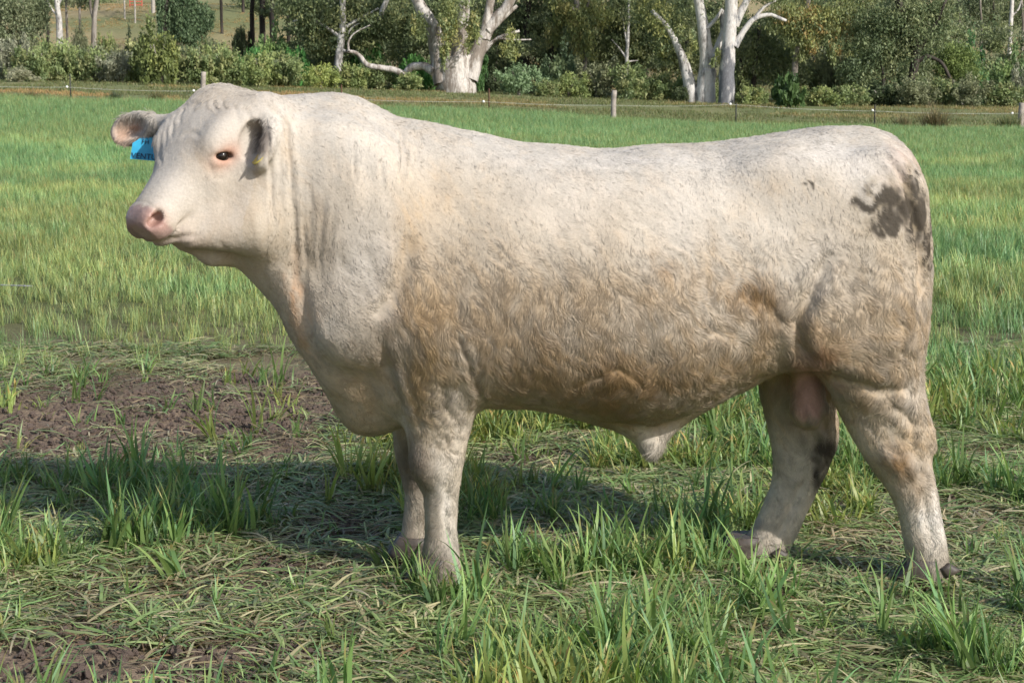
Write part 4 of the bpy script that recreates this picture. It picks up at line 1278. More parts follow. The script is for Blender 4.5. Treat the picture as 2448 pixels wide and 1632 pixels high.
def make_fence():
    root = empty('fence', (0, FY, gz(0, FY)))
    b = np.array(root.location)
    tag(root, 'long electric fence of timber and steel posts with white wire behind the crop', 'fence')
    timber = plain('weathered_timber', (.30, .265, .23), .85, .35, 6, .5)
    steel = plain('dark_steel', (.030, .032, .026), .6, .3, 20)
    rust = plain('rusty_steel', (.10, .045, .025), .8, .4, 20)
    wirem = plain('white_wire', (.55, .56, .50), .5, .1, 5)
    insm = plain('white_insulator', (.80, .80, .78), .4, .05, 5)
    for px, ty, r in ((486, 172, .10), (1468, 216, .105), (2443, 246, .115)):
        t = P(px, ty, FY); x = t[0]; z0 = gz(x, FY)
        V, Q = tube([(x, FY, z0 - .2), (x - .02, FY, (z0 + t[2])/2), (x + .015, FY, t[2])], [r*1.05, r, r*.97], 10, int(px), .10)
        link('post', qmesh('post', V - b, Q, timber), root)
    for px, ty, mt in ((167, 178, steel), (816, 203, rust), (1169, 212, rust), (1760, 247, steel), (2092, 250, steel), (-250, 170, steel), (2750, 255, steel)):
        t = P(px, ty, FY); x = t[0]; z0 = gz(x, FY)
        w = .030
        parts = []
        for a in (0.5, 0.5 + 2.09, 0.5 + 4.19):      # three-winged star picket
            c, s = math.cos(a), math.sin(a)
            q = np.array([(x, z) for x, z in ((-.006, z0 - .2), (w, z0 - .2), (w, t[2]), (-.006, t[2]))])
            v = []
            for off in (-.004, .004):
                v += [(x + q_[0]*c - off*s, FY + q_[0]*s + off*c, q_[1]) for q_ in q]
            f = np.array([(0, 1, 2, 3), (7, 6, 5, 4), (0, 4, 5, 1), (1, 5, 6, 2), (2, 6, 7, 3), (3, 7, 4, 0)])
            parts.append((np.array(v), f))
        V, Q = join_geo(parts)
        link('steel_picket', qmesh('picket', V - b, Q, mt), root)
    wp = [P(px, py, FY - .06) for px, py in ((-700, 190), (-250, 199), (167, 209), (470, 218), (816, 236), (1156, 243), (1468, 252), (1752, 250), (2092, 266), (2443, 271), (2750, 276), (3200, 285))]
    sag = []
    for i in range(len(wp)-1):
        for t in np.linspace(0, 1, 8, endpoint=False):
            p = wp[i]*(1-t) + wp[i+1]*t; p = p + np.array([0, 0, -.05*4*t*(1-t)]); sag.append(p)
    sag.append(wp[-1])
    V, Q = [], []
    for i, p in enumerate(sag):
        for k in range(4):
            a = math.pi/2*k; V.append(p + np.array([0, math.cos(a), math.sin(a)])*.0055)
        if i:
            o = (i-1)*4; Q += [(o+k, o+(k+1) % 4, o+4+(k+1) % 4, o+4+k) for k in range(4)]
    link('wire', mesh_from('wire', np.array(V) - b, np.array(Q), wirem), root)
    bm = bmesh.new(); bmesh.ops.create_uvsphere(bm, u_segments=8, v_segments=6, radius=.05)
    im = bpy.data.meshes.new('insulator'); bm.to_mesh(im); bm.free(); im.materials.append(insm)
    for px, py in ((160, 208), (463, 217), (1156, 243), (1746, 249), (2086, 264), (2420, 271)):
        link('insulator', im, root, P(px, py, FY - .1) - b)
make_fence()

# ================================================================== trees and shrubs
def leaf_material():
    m = NT('foliage')
    at = m.n('ShaderNodeAttribute', attribute_name='leaf')
    oi = m.n('ShaderNodeObjectInfo')
    c = m.mix(1.0, at.outputs['Color'], oi.outputs['Color'], 'MULTIPLY')
    c = m.mix(1.0, c, (1.45, 1.47, 1.36), 'MULTIPLY')
    m.l(c, m.b.inputs['Base Color']); m.setb(Roughness=.5, Specular_IOR_Level=.3)
    tr = m.n('ShaderNodeBsdfTranslucent'); m.l(c, tr.inputs[0])
    mx = m.n('ShaderNodeMixShader'); mx.inputs[0].default_value = .32
    m.l(m.b.outputs[0], mx.inputs[1]); m.l(tr.outputs[0], mx.inputs[2]); m.l(mx.outputs[0], m.out.inputs[0])
    return m.m
LEAF = leaf_material()

def bark(name, light, dark, scale=(1, 1, .25), cut=.5, foot=0):
    m = NT(name)
    mp = m.n('ShaderNodeMapping'); mp.inputs['Scale'].default_value = scale; m.l(m.coord(), mp.inputs[0])
    n1 = m.noise(1.6, 6, .62, mp.outputs[0]); n2 = m.noise(9, 6, .7, mp.outputs[0])
    fac = n1.outputs[0]
    if foot:            # stained lower trunk, higher here and lower there
        sx = m.n('ShaderNodeSeparateXYZ'); m.l(m.coord(), sx.inputs[0])
        mr = m.n('ShaderNodeMapRange'); mr.inputs['From Min'].default_value = foot * .55; mr.inputs['From Max'].default_value = foot * 1.2
        mr.inputs['To Min'].default_value = -.12; mr.inputs['To Max'].default_value = .06; m.l(sx.outputs['Z'], mr.inputs[0])
        ad = m.n('ShaderNodeMath', operation='ADD'); m.l(fac, ad.inputs[0]); m.l(mr.outputs[0], ad.inputs[1]); fac = ad.outputs[0]
    c = m.ramp(fac, [(cut - .06, dark), (cut + .05, light)]).outputs[0]
    c = m.mix(.75, c, m.ramp(n2.outputs[0], [(.3, (.22, .21, .20)), (.68, (.62, .62, .62))]).outputs[0], 'OVERLAY')
    m.l(c, m.b.inputs['Base Color']); m.setb(Roughness=.8, Specular_IOR_Level=.2); m.bump(n2.outputs[0], .5, .04)
    return m.m
GUM = bark('pale_gum_bark', (.56, .53, .50), (.25, .215, .185), (1.6, 1.6, .35), .50)
GUM2 = bark('mottled_gum_bark', (.60, .58, .555), (.24, .225, .21), (1.6, 1.6, .5), .45)
BURNT = bark('stained_gum_bark', (.58, .56, .54), (.17, .175, .19), (1.5, 1.5, .6), .48, 3.0)
GREYB = bark('grey_bark', (.34, .31, .275), (.16, .14, .12), (1, 1, .2), .48)
DARKB = bark('dark_bark', (.07, .06, .05), (.03, .026, .022), (1, 1, .2), .5)

def leaves(rs, clumps, size, tones, droop=.5, aspect=2.4):
    """leaf-sized faces through the volume of ellipsoid clumps: (centre, radii, count)"""
    P0, C0 = [], []
    for c, r, n in clumps:
        n = int(n * 1.9); ns = max(4, n // 60)
        d = rs.randn(ns, 3); d /= np.linalg.norm(d, axis=1, keepdims=True)
        sub = d * (rs.rand(ns, 1)**.40) * np.asarray(r)
        k = rs.randint(0, ns, n)
        p = sub[k] + rs.randn(n, 3) * np.asarray(r) * .20
        P0.append(np.asarray(c) + p)
        t = np.array(tones)[rs.randint(0, len(tones), ns)][k]
        C0.append(t * (.75 + .5 * rs.rand(n, 1)))
    p = np.concatenate(P0); cl = np.concatenate(C0); n = len(p)
    a = rs.randn(n, 3); a[:, 2] -= droop * 2.2; a /= np.linalg.norm(a, axis=1, keepdims=True)
    b = rs.randn(n, 3); b -= a * (a * b).sum(1, keepdims=True); b /= np.linalg.norm(b, axis=1, keepdims=True)
    s = size * (.6 + .8 * rs.rand(n, 1))
    V = np.stack([p - a*s*.5, p + b*s*.5/aspect, p + a*s*.5, p - b*s*.5/aspect], 1).reshape(-1, 3)
    Q = np.arange(4*n).reshape(n, 4)
    return V, Q, np.repeat(cl, 4, 0)

def leaf_mesh(name, data):
    V, Q, C = data
    me = mesh_from(name, V, Q, LEAF, False); set_color(me, 'leaf', C)
    return me

OLIVE = [(.150, .182, .090), (.185, .212, .102), (.118, .150, .080), (.212, .225, .108)]
YELLOW = [(.205, .225, .092), (.245, .250, .100), (.170, .196, .088), (.255, .238, .105)]
GREYG = [(.160, .185, .110), (.195, .210, .130), (.120, .145, .085)]
DARKG = [(.080, .105, .055), (.100, .125, .065), (.064, .085, .046), (.130, .150, .075)]
BRIGHT = [(.075, .200, .055), (.095, .235, .065), (.065, .165, .050)]
SCRUB = [(.195, .235, .105), (.230, .265, .115), (.155, .195, .090), (.255, .260, .125)]
DUSTY = [(.205, .21, .125), (.235, .24, .145), (.165, .175, .10)]

def tree(name, label, Y, stems, clumps, tones, barkm, seed, group=None, size=.20, droop=.7, cat='tree', tint=(1, 1, 1)):
    """stems: [(list of photo pixels (x, y[, depth offset]), base radius m, tip radius m)]; clumps in photo pixels: (x, y, dy, rx px, ry px, n)"""
    rs = np.random.RandomState(seed)
    bx, by = stems[0][0][0][:2]
    b = P(bx, by, Y); b[2] = gz(b[0], Y)
    root = empty(name, b)
    tag(root, label, cat, group)
    geo = []
    for k, (pl, r0, r1) in enumerate(stems):
        pts = []
        for j, p in enumerate(pl):
            q = P(p[0], p[1], Y); dy = p[2] if len(p) > 2 else 0
            q[1] += dy
            if j == 0 and k == 0: q[2] = gz(q[0], q[1]) - .3
            pts.append(q - b)
        rad = np.linspace(0, 1, len(pts))**.8 * (r1 - r0) + r0
        geo.append(tube(pts, rad, 10 if r0 > .2 else 6, seed + k, .16))
    link('trunk', qmesh(name + '_trunk', *join_geo(geo), barkm), root)
    if clumps:
        sc_ = Y / FPX
        cl = []
        for x, y, dy, rx, ry, n in clumps:
            c = P(x, y, Y); c[1] += dy
            cl.append((c - b, (rx*sc_, max(.5, rx*sc_*.8), ry*sc_), n))
        o = link('crown', leaf_mesh(name + '_crown', leaves(rs, cl, size, tones, droop)), root)
        o.color = (*tint, 1)
    return root

def upper(x, w, n=1600):
    """a crown that goes on above the picture"""
    return [(x, -150, 0, w, 130, n), (x - w*.6, -300, 1, w*.8, 130, n // 2), (x + w*.5, -330, -1, w*.9, 140, n // 2)]

def make_trees():
    tree('gum_tree', 'huge pale gum with several stems fanning out and a crooked low limb', 100,
         [([(1092, 222), (1088, 170), (1085, 135)], 1.12, .95), ([(1062, 200, -.2), (1048, 130), (1036, 70), (1004, 15), (975, -60), (960, -250)], .62, .20),
          ([(1092, 170, -.1), (1102, 90), (1108, 20), (1112, -120), (1100, -300)], .52, .20),
          ([(1122, 190, -.2), (1146, 115), (1172, 60), (1210, 20), (1240, -60), (1280, -250)], .50, .18),
          ([(1158, 95, -.1), (1166, 40), (1176, -30), (1170, -160)], .32, .16), ([(1166, 75, -.2), (1205, 40), (1236, 14)], .24, .09),
          ([(1040, 172, -.3), (1008, 158), (985, 160), (966, 178), (944, 168), (915, 163), (880, 157), (868, 145), (862, 136), (845, 125), (820, 122)], .26, .09),
          ([(968, 174, -.3), (960, 188), (950, 196)], .12, .06), ([(835, 124, -.3), (832, 105), (842, 85), (885, 60)], .08, .03),
          ([(1128, 160, -.4), (1158, 122), (1190, 92), (1242, 74)], .20, .07), ([(1190, 92, -.3), (1240, 96), (1270, 95)], .07, .03),
          ([(1042, 105, -.3), (1060, 98), (1072, 112)], .10, .04)],
         [(1080, 60, -1.8, 30, 50, 900), (1068, 130, -1.7, 14, 36, 300), (1128, 75, -1.5, 22, 46, 500), (1008, 70, -1.0, 20, 40, 350), (1215, 110, -.8, 26, 40, 400), (1085, 15, -1.2, 44, 24, 500)] + upper(1100, 220, 2200),
         YELLOW + OLIVE[:2], GUM, 1, 'pale gums along the creek', .17)
    tree('gum_tree', 'pale gum forked low with a grey leaning stem, left of the straight gum', 98,
         [([(1684, 247), (1688, 205), (1692, 165)], .60, .46), ([(1690, 175), (1688, 120), (1680, 60), (1670, 0), (1655, -90), (1640, -260)], .44, .18),
          ([(1660, 245, .2), (1648, 195, .2), (1636, 150, .3), (1622, 115, .3), (1600, 70, .4), (1560, 25, .5)], .42, .10),
          ([(1694, 165, -.1), (1714, 118), (1730, 70, .1), (1728, 25, .2)], .26, .14), ([(1688, 70, -.2), (1712, 45), (1727, 22)], .12, .07)],
         [(1605, 70, .8, 50, 52, 1500), (1596, 130, .9, 26, 30, 400), (1648, 105, -.9, 14, 36, 200), (1705, 140, -.9, 14, 24, 180), (1560, 25, .8, 50, 40, 800)] + upper(1630, 180, 1800),
         OLIVE + YELLOW[:2], GUM2, 2, 'pale gums along the creek', .16)
    tree('gum_tree', 'straight white gum with dark stained foot and an arching branch', 97,
         [([(1736, 247), (1737, 190), (1740, 130), (1746, 60), (1748, 0), (1752, -120), (1748, -320)], .47, .26),
          ([(1756, 112, -.1), (1780, 72), (1806, 44), (1840, 36), (1868, 46), (1880, 50)], .19, .07), ([(1756, 60, .1), (1776, 20), (1796, -20), (1830, -120)], .26, .12),
          ([(1800, 48, 0), (1830, 15), (1860, 0)], .10, .05)],
         upper(1770, 180, 2000) + [(1850, -20, .5, 60, 40, 900)], OLIVE, BURNT, 3, 'pale gums along the creek', .17)
    tree('gum_tree', 'slim white trunk on the hillside left of the vine-covered tree', 116,
         [([(143, 88), (141, 50), (137, 15), (132, -30), (128, -150)], .22, .12), ([(140, 42), (122, 20), (108, -5)], .08, .05), ([(137, 15), (150, -10), (158, -80)], .10, .05)],
         upper(140, 110, 900), GREYG, GUM2, 4, 'hillside trees', .22)
    tree('hill_tree', 'thin black trunk just left of the slim white trunk', 115,
         [([(112, 98), (113, 50), (110, 0), (114, -120)], .13, .09)], upper(105, 80, 500), DARKG, DARKB, 5, 'hillside trees', .22)
    tree('hill_tree', 'leaning grey trunk right of the slim white trunk', 122,
         [([(220, 75), (226, 35), (234, -10), (246, -140)], .20, .13), ([(224, 50), (216, 15), (214, -40)], .11, .07)], upper(235, 110, 700) + [(190, 10, 2, 40, 30, 400)], GREYG, GREYB, 6, 'hillside trees', .22)
    tree('hill_tree', 'bushy grey-green tree at the left edge of the picture', 112,
         [([(28, 110), (30, 60), (22, 0), (20, -120)], .16, .10), ([(30, 80), (52, 30), (60, -40)], .10, .06)],
         [(20, 30, 0, 60, 50, 2200), (75, 35, .8, 38, 55, 1500), (10, 90, -.4, 40, 30, 900), (60, 85, 0, 34, 24, 700)] + upper(30, 130, 900), GREYG, GREYB, 7, 'hillside trees', .19, .6)
    tree('vine_tree', 'dark tree trunk draped from top to foot in hanging vines', 106,
         [([(392, 100), (392, 50), (396, 0), (400, -200)], .34, .26), ([(440, 100), (436, 40), (430, -60)], .18, .12)],
         [(386, 20, -.2, 11, 70, 1500), (408, 50, .2, 14, 60, 1500), (440, 20, -.2, 24, 60, 2200), (465, 50, .1, 26, 46, 2000), (490, 45, .3, 18, 36, 1100), (445, 90, 0, 30, 24, 900)] + upper(420, 120, 900),
         [(.060, .095, .052), (.085, .125, .068), (.110, .155, .085)], DARKB, 8, None, .16, 1.1)
    for k, (x, yb, Y, r, lab) in enumerate([
            (530, 40, 150, .14, 'thin dark trunk standing highest on the bare slope right of the vines'),
            (604, 70, 124, .19, 'leftmost thick dark trunk of the shaded hill stand'),
            (628, 74, 123, .22, 'middle thick dark trunk of the shaded hill stand'),
            (652, 80, 121, .20, 'rightmost thick dark trunk of the shaded hill stand'),
            (582, 30, 165, .15, 'small far trunk seen between the slope and the dark stand'),
            (160, 60, 128, .10, 'fine grey sapling just right of the slim white trunk'),
            (192, 66, 126, .10, 'fine pale sapling beside the leaning grey trunk'),
            (690, 70, 125, .14, 'brown trunk at the right end of the dark hill stand')]):
        tree('hill_tree', lab, Y, [([(x, yb), (x - 2, yb - 50), (x + 2, -20), (x + 4, -160)], r, r*.7)], upper(x, 90, 600) + ([(x + 10, 12, 1, 40, 26, 500)] if k in (2, 3, 7) else []),
             DARKG + OLIVE[:1], DARKB if k not in (5, 6) else GREYB, 20 + k, 'hillside trees', .24)
    # the leafy wall along the creek
    tree('creek_tree', 'olive tree with bare white dead twigs left of the huge gum', 105,
         [([(800, 190), (812, 120), (820, 50), (815, -60)], .28, .16), ([(815, 90), (770, 60), (735, 45), (700, 52)], .12, .05), ([(818, 70), (870, 40), (905, 20)], .12, .05),
          ([(905, 60), (912, 30), (930, -20), (935, -120)], .20, .12), ([(770, 60), (755, 85), (740, 92)], .06, .03), ([(820, 100), (850, 60), (890, 50)], .07, .03)],
         [(740, 50, .5, 50, 50, 1700), (820, 40, .6, 60, 50, 2000), (900, 40, .3, 55, 45, 1700), (780, 110, .4, 50, 40, 1300), (860, 100, .8, 50, 45, 1300), (700, 20, .8, 50, 36, 900), (960, 60, .8, 40, 50, 900)] + upper(820, 190, 1600),
         OLIVE + DARKG[:2], GUM2, 40, 'creek trees', .19)
    tree('creek_tree', 'dark shaded tree close behind the right side of the huge gum', 108,
         [([(1260, 200), (1256, 120), (1262, 20), (1270, -120)], .24, .16), ([(1322, 200), (1318, 100), (1316, 10)], .16, .09)],
         [(1250, 60, 1, 45, 70, 1700), (1320, 90, .6, 45, 60, 1600), (1200, 150, 1.4, 40, 50, 900), (1290, 20, .4, 60, 40, 1300), (1260, 150, .8, 50, 40, 1000)] + upper(1270, 170, 1300),
         DARKG + OLIVE[:1], DARKB, 41, 'creek trees', .19)
    tree('creek_tree', 'tree with hanging yellow foliage midway between the gums', 104,
         [([(1395, 190), (1398, 120), (1385, 40), (1372, -40), (1370, -160)], .18, .12), ([(1385, 60), (1370, 20), (1345, 0)], .08, .04), ([(1390, 40), (1406, 10), (1412, -40)], .10, .05)],
         [(1345, 25, .2, 38, 36, 1000), (1385, 70, -.4, 30, 50, 1300), (1400, 110, -.4, 24, 34, 800), (1420, 30, .4, 45, 40, 1100), (1330, 80, .8, 26, 40, 500)] + upper(1380, 140, 1200),
         YELLOW + OLIVE[:1], GREYB, 42, 'creek trees', .18, 1.0)
    tree('creek_tree', 'olive tree with a slim pale Y-shaped stem in front', 105,
         [([(1496, 190), (1498, 150), (1500, 110), (1502, 70), (1505, -60)], .13, .07), ([(1497, 140), (1480, 115), (1462, 95)], .06, .03), ([(1500, 110), (1494, 80), (1488, 40)], .07, .04), ([(1498, 148), (1525, 145)], .05, .03)],
         [(1490, 40, .8, 55, 46, 1700), (1530, 90, 1, 45, 45, 1300), (1450, 100, 1, 36, 50, 1000), (1560, 30, .8, 45, 40, 1000), (1470, 150, 1.6, 60, 36, 900)] + upper(1500, 140, 1200),
         OLIVE + DARKG[2:], GUM2, 43, 'creek trees', .18, .9)
    tree('creek_tree', 'drooping tree with rusty orange foliage right of the straight gum', 101,
         [([(1905, 235), (1900, 160), (1912, 90), (1930, 20), (1940, -80)], .20, .12), ([(1912, 80), (1930, 110), (1945, 138), (1950, 142)], .05, .025)],
         [(1880, 40, .2, 55, 45, 1700), (1950, 50, 0, 55, 50, 1900), (1920, 110, -.2, 34, 36, 900), (1990, 110, -.3, 20, 40, 500), (2030, 40, .4, 45, 50, 1300)] + upper(1930, 170, 1500),
         OLIVE + YELLOW[:2] + [(.29, .21, .09)], GREYB, 44, 'creek trees', .17, 1.1)
    tree('creek_tree', 'dense grey-green thicket tree right of the straight gum foot', 103,
         [([(1800, 240), (1802, 190), (1810, 120), (1815, 60)], .18, .09), ([(1772, 240), (1774, 190), (1770, 140)], .16, .09)],
         [(1800, 120, .4, 50, 60, 1900), (1850, 150, .2, 50, 50, 1700), (1900, 170, 0, 45, 40, 1300), (1790, 185, .2, 34, 36, 700), (1840, 90, .8, 50, 40, 1000)],
         GREYG + OLIVE[:2], DARKB, 45, 'creek trees', .17, .7)
    tree('creek_tree', 'big dark spreading tree with black limbs right of the rusty one', 100,
         [([(2170, 250), (2180, 190), (2190, 130), (2175, 70), (2150, 10), (2130, -90)], .30, .18), ([(2186, 140), (2215, 90), (2240, 50), (2262, 0)], .16, .08),
          ([(2182, 165), (2215, 135), (2250, 150), (2270, 185), (2285, 210)], .13, .07), ([(2180, 110), (2140, 60), (2120, 30)], .12, .06), ([(2110, 245), (2112, 190), (2104, 130)], .16, .08)],
         [(2120, 50, .4, 60, 50, 2200), (2200, 60, .2, 65, 55, 2400), (2090, 120, .2, 45, 45, 1500), (2160, 130, .4, 60, 45, 1700), (2240, 30, .6, 50, 45, 1400), (2060, 170, .3, 50, 40, 1400), (2150, 200, .5, 70, 40, 1600)] + upper(2170, 200, 1800),
         [(.115, .150, .078), (.150, .180, .095), (.088, .118, .064), (.195, .215, .115)], DARKB, 46, 'creek trees', .17, .7)
    tree('creek_tree', 'rounded lighter green small tree near the right edge', 102,
         [([(2300, 245), (2298, 200), (2294, 150)], .13, .07)],
         [(2290, 140, 0, 45, 34, 1900), (2315, 170, -.2, 40, 30, 1200), (2265, 165, .1, 34, 32, 900)], [(.150, .195, .070), (.180, .225, .080), (.115, .155, .060)], GREYB, 47, 'creek trees', .15, .5)
    tree('hill_tree', 'slender white trunk near the top right corner', 128,
         [([(2414, 112), (2416, 60), (2420, 0), (2424, -120)], .17, .11), ([(2418, 40), (2436, 20), (2446, -20)], .07, .04)], upper(2420, 110, 900), GREYG, GUM2, 48, 'hillside trees', .22)
    for k, (x, yb, Y, r, lab) in enumerate([
            (2268, 105, 134, .09, 'leftmost thin trunk on the dry slope at upper right'), (2292, 100, 140, .08, 'second thin trunk on the dry slope at upper right'),
            (2318, 108, 136, .07, 'third thin trunk on the dry slope at upper right'), (2345, 112, 132, .08, 'fourth thin trunk on the dry slope at upper right'),
            (2376, 110, 133, .08, 'fifth thin trunk on the dry slope, just left of the white trunk'), (2444, 108, 131, .10, 'dark thin trunk at the very right edge of the slope')]):
        tree('hill_tree', lab, Y, [([(x, yb), (x + 2, yb - 50), (x - 2, 0), (x + 3, -140)], r, r*.7)], [(x, 20, 1, 34, 40, 700)] + upper(x, 80, 500), GREYG + DARKG[:1], GREYB if k % 2 else DARKB, 60 + k, 'hillside trees', .2)
    # woods further up the slope close the view
    rs = np.random.RandomState(4)
    labs = ['far woodland tree high on the slope above the bushes at left', 'far woodland tree above the dark hill stand', 'far woodland tree hidden behind the olive tree', 'far woodland tree behind the huge gum crown',
            'far woodland tree in the gap right of the huge gum', 'far woodland tree behind the hanging yellow foliage', 'far woodland tree behind the Y-shaped stem', 'far woodland tree behind the forked gum',
            'far woodland tree behind the rusty foliage', 'far woodland tree behind the big dark tree', 'far woodland tree above the dry slope at upper right', 'far woodland tree at the left edge of the hill']
    for k, (x, Y) in enumerate([(150, 190), (620, 170), (800, 128), (960, 126), (1180, 128), (1370, 126), (1540, 125), (1640, 124), (1900, 128), (2110, 130), (2350, 175), (40, 175)]):
        near = Y < 150
        cl = [(x + rs.uniform(-60, 60), rs.uniform(10, 150 if near else 30), rs.uniform(0, 3), 70, 46, 1300) for _ in range(5 if near else 3)]
        yb = 150 if near else 40
        tree('woodland_tree', labs[k], Y, [([(x, yb), (x + 4, 60 if near else 0), (x - 3, -60)], .25, .16)], cl + upper(x, 150, 700), DARKG + OLIVE[:2], DARKB, 80 + k, 'far woodland', .26)

    # ---- shrubs: a few meshes shared by many bushes
    rs = np.random.RandomState(77)
    def unit(tones, n, lumps, size, droop):
        cl = [((0, 0, .38), (.46, .46, .36), n // 2)]
        for _ in range(lumps):
            a = rs.uniform(0, 6.28); rr = rs.uniform(.25, .78); q_ = rs.uniform(.16, .34)
            cl.append(((rr*math.cos(a), rr*math.sin(a), rs.uniform(.14, .85 - .35 * rr)), (q_, q_, q_ * rs.uniform(.7, 1.3)), n // (2*lumps)))
        return leaf_mesh('shrub_foliage', leaves(rs, cl, size, tones, droop, 2.0))
    U = {'scrub': [unit(SCRUB, 2600, 9, .085, .1) for _ in range(3)], 'dusty': [unit(DUSTY, 2400, 9, .08, .2) for _ in range(2)],
         'dark': [unit(DARKG, 2600, 8, .09, .1) for _ in range(2)], 'bright': [unit(BRIGHT, 1500, 7, .14, .3)], 'big': [unit([(.075, .125, .045), (.10, .155, .055), (.055, .095, .035)], 1300, 8, .17, .5)]}
    stem_geo = join_geo([tube([(0, 0, -.1), (.1*math.cos(a), .1*math.sin(a), .3), (.28*math.cos(a), .28*math.sin(a), .62)], [.03, .02, .008], 5, k) for k, a in enumerate((.3, 1.7, 3.0, 4.4, 5.5))])
    stem_me = qmesh('shrub_stems', *stem_geo, GREYB)
    def shrub(x, top, base, hw, Y, kind, tint, label, group='bushes along the creek', name='shrub', cat='bush'):
        b = P(x, base, Y); b[2] = gz(b[0], Y) - .02
        t = P(x, top, Y)
        h = max(.5, (t[2] - b[2]) / .80); w = hw / FPX * Y / .72
        root = empty(name, b, rs.uniform(0, 6.28)); root.scale = (w, w, h)
        tag(root, label, cat, group)
        o = link('foliage', U[kind][rs.randint(len(U[kind]))], root); o.color = (*tint, 1)
        link('stem', stem_me, root)
    W = (.80, .83, .84); Yl = (.92, .93, .84); Gr = (1.0, 1.0, 1.25); Lt = (.92, .95, .92)
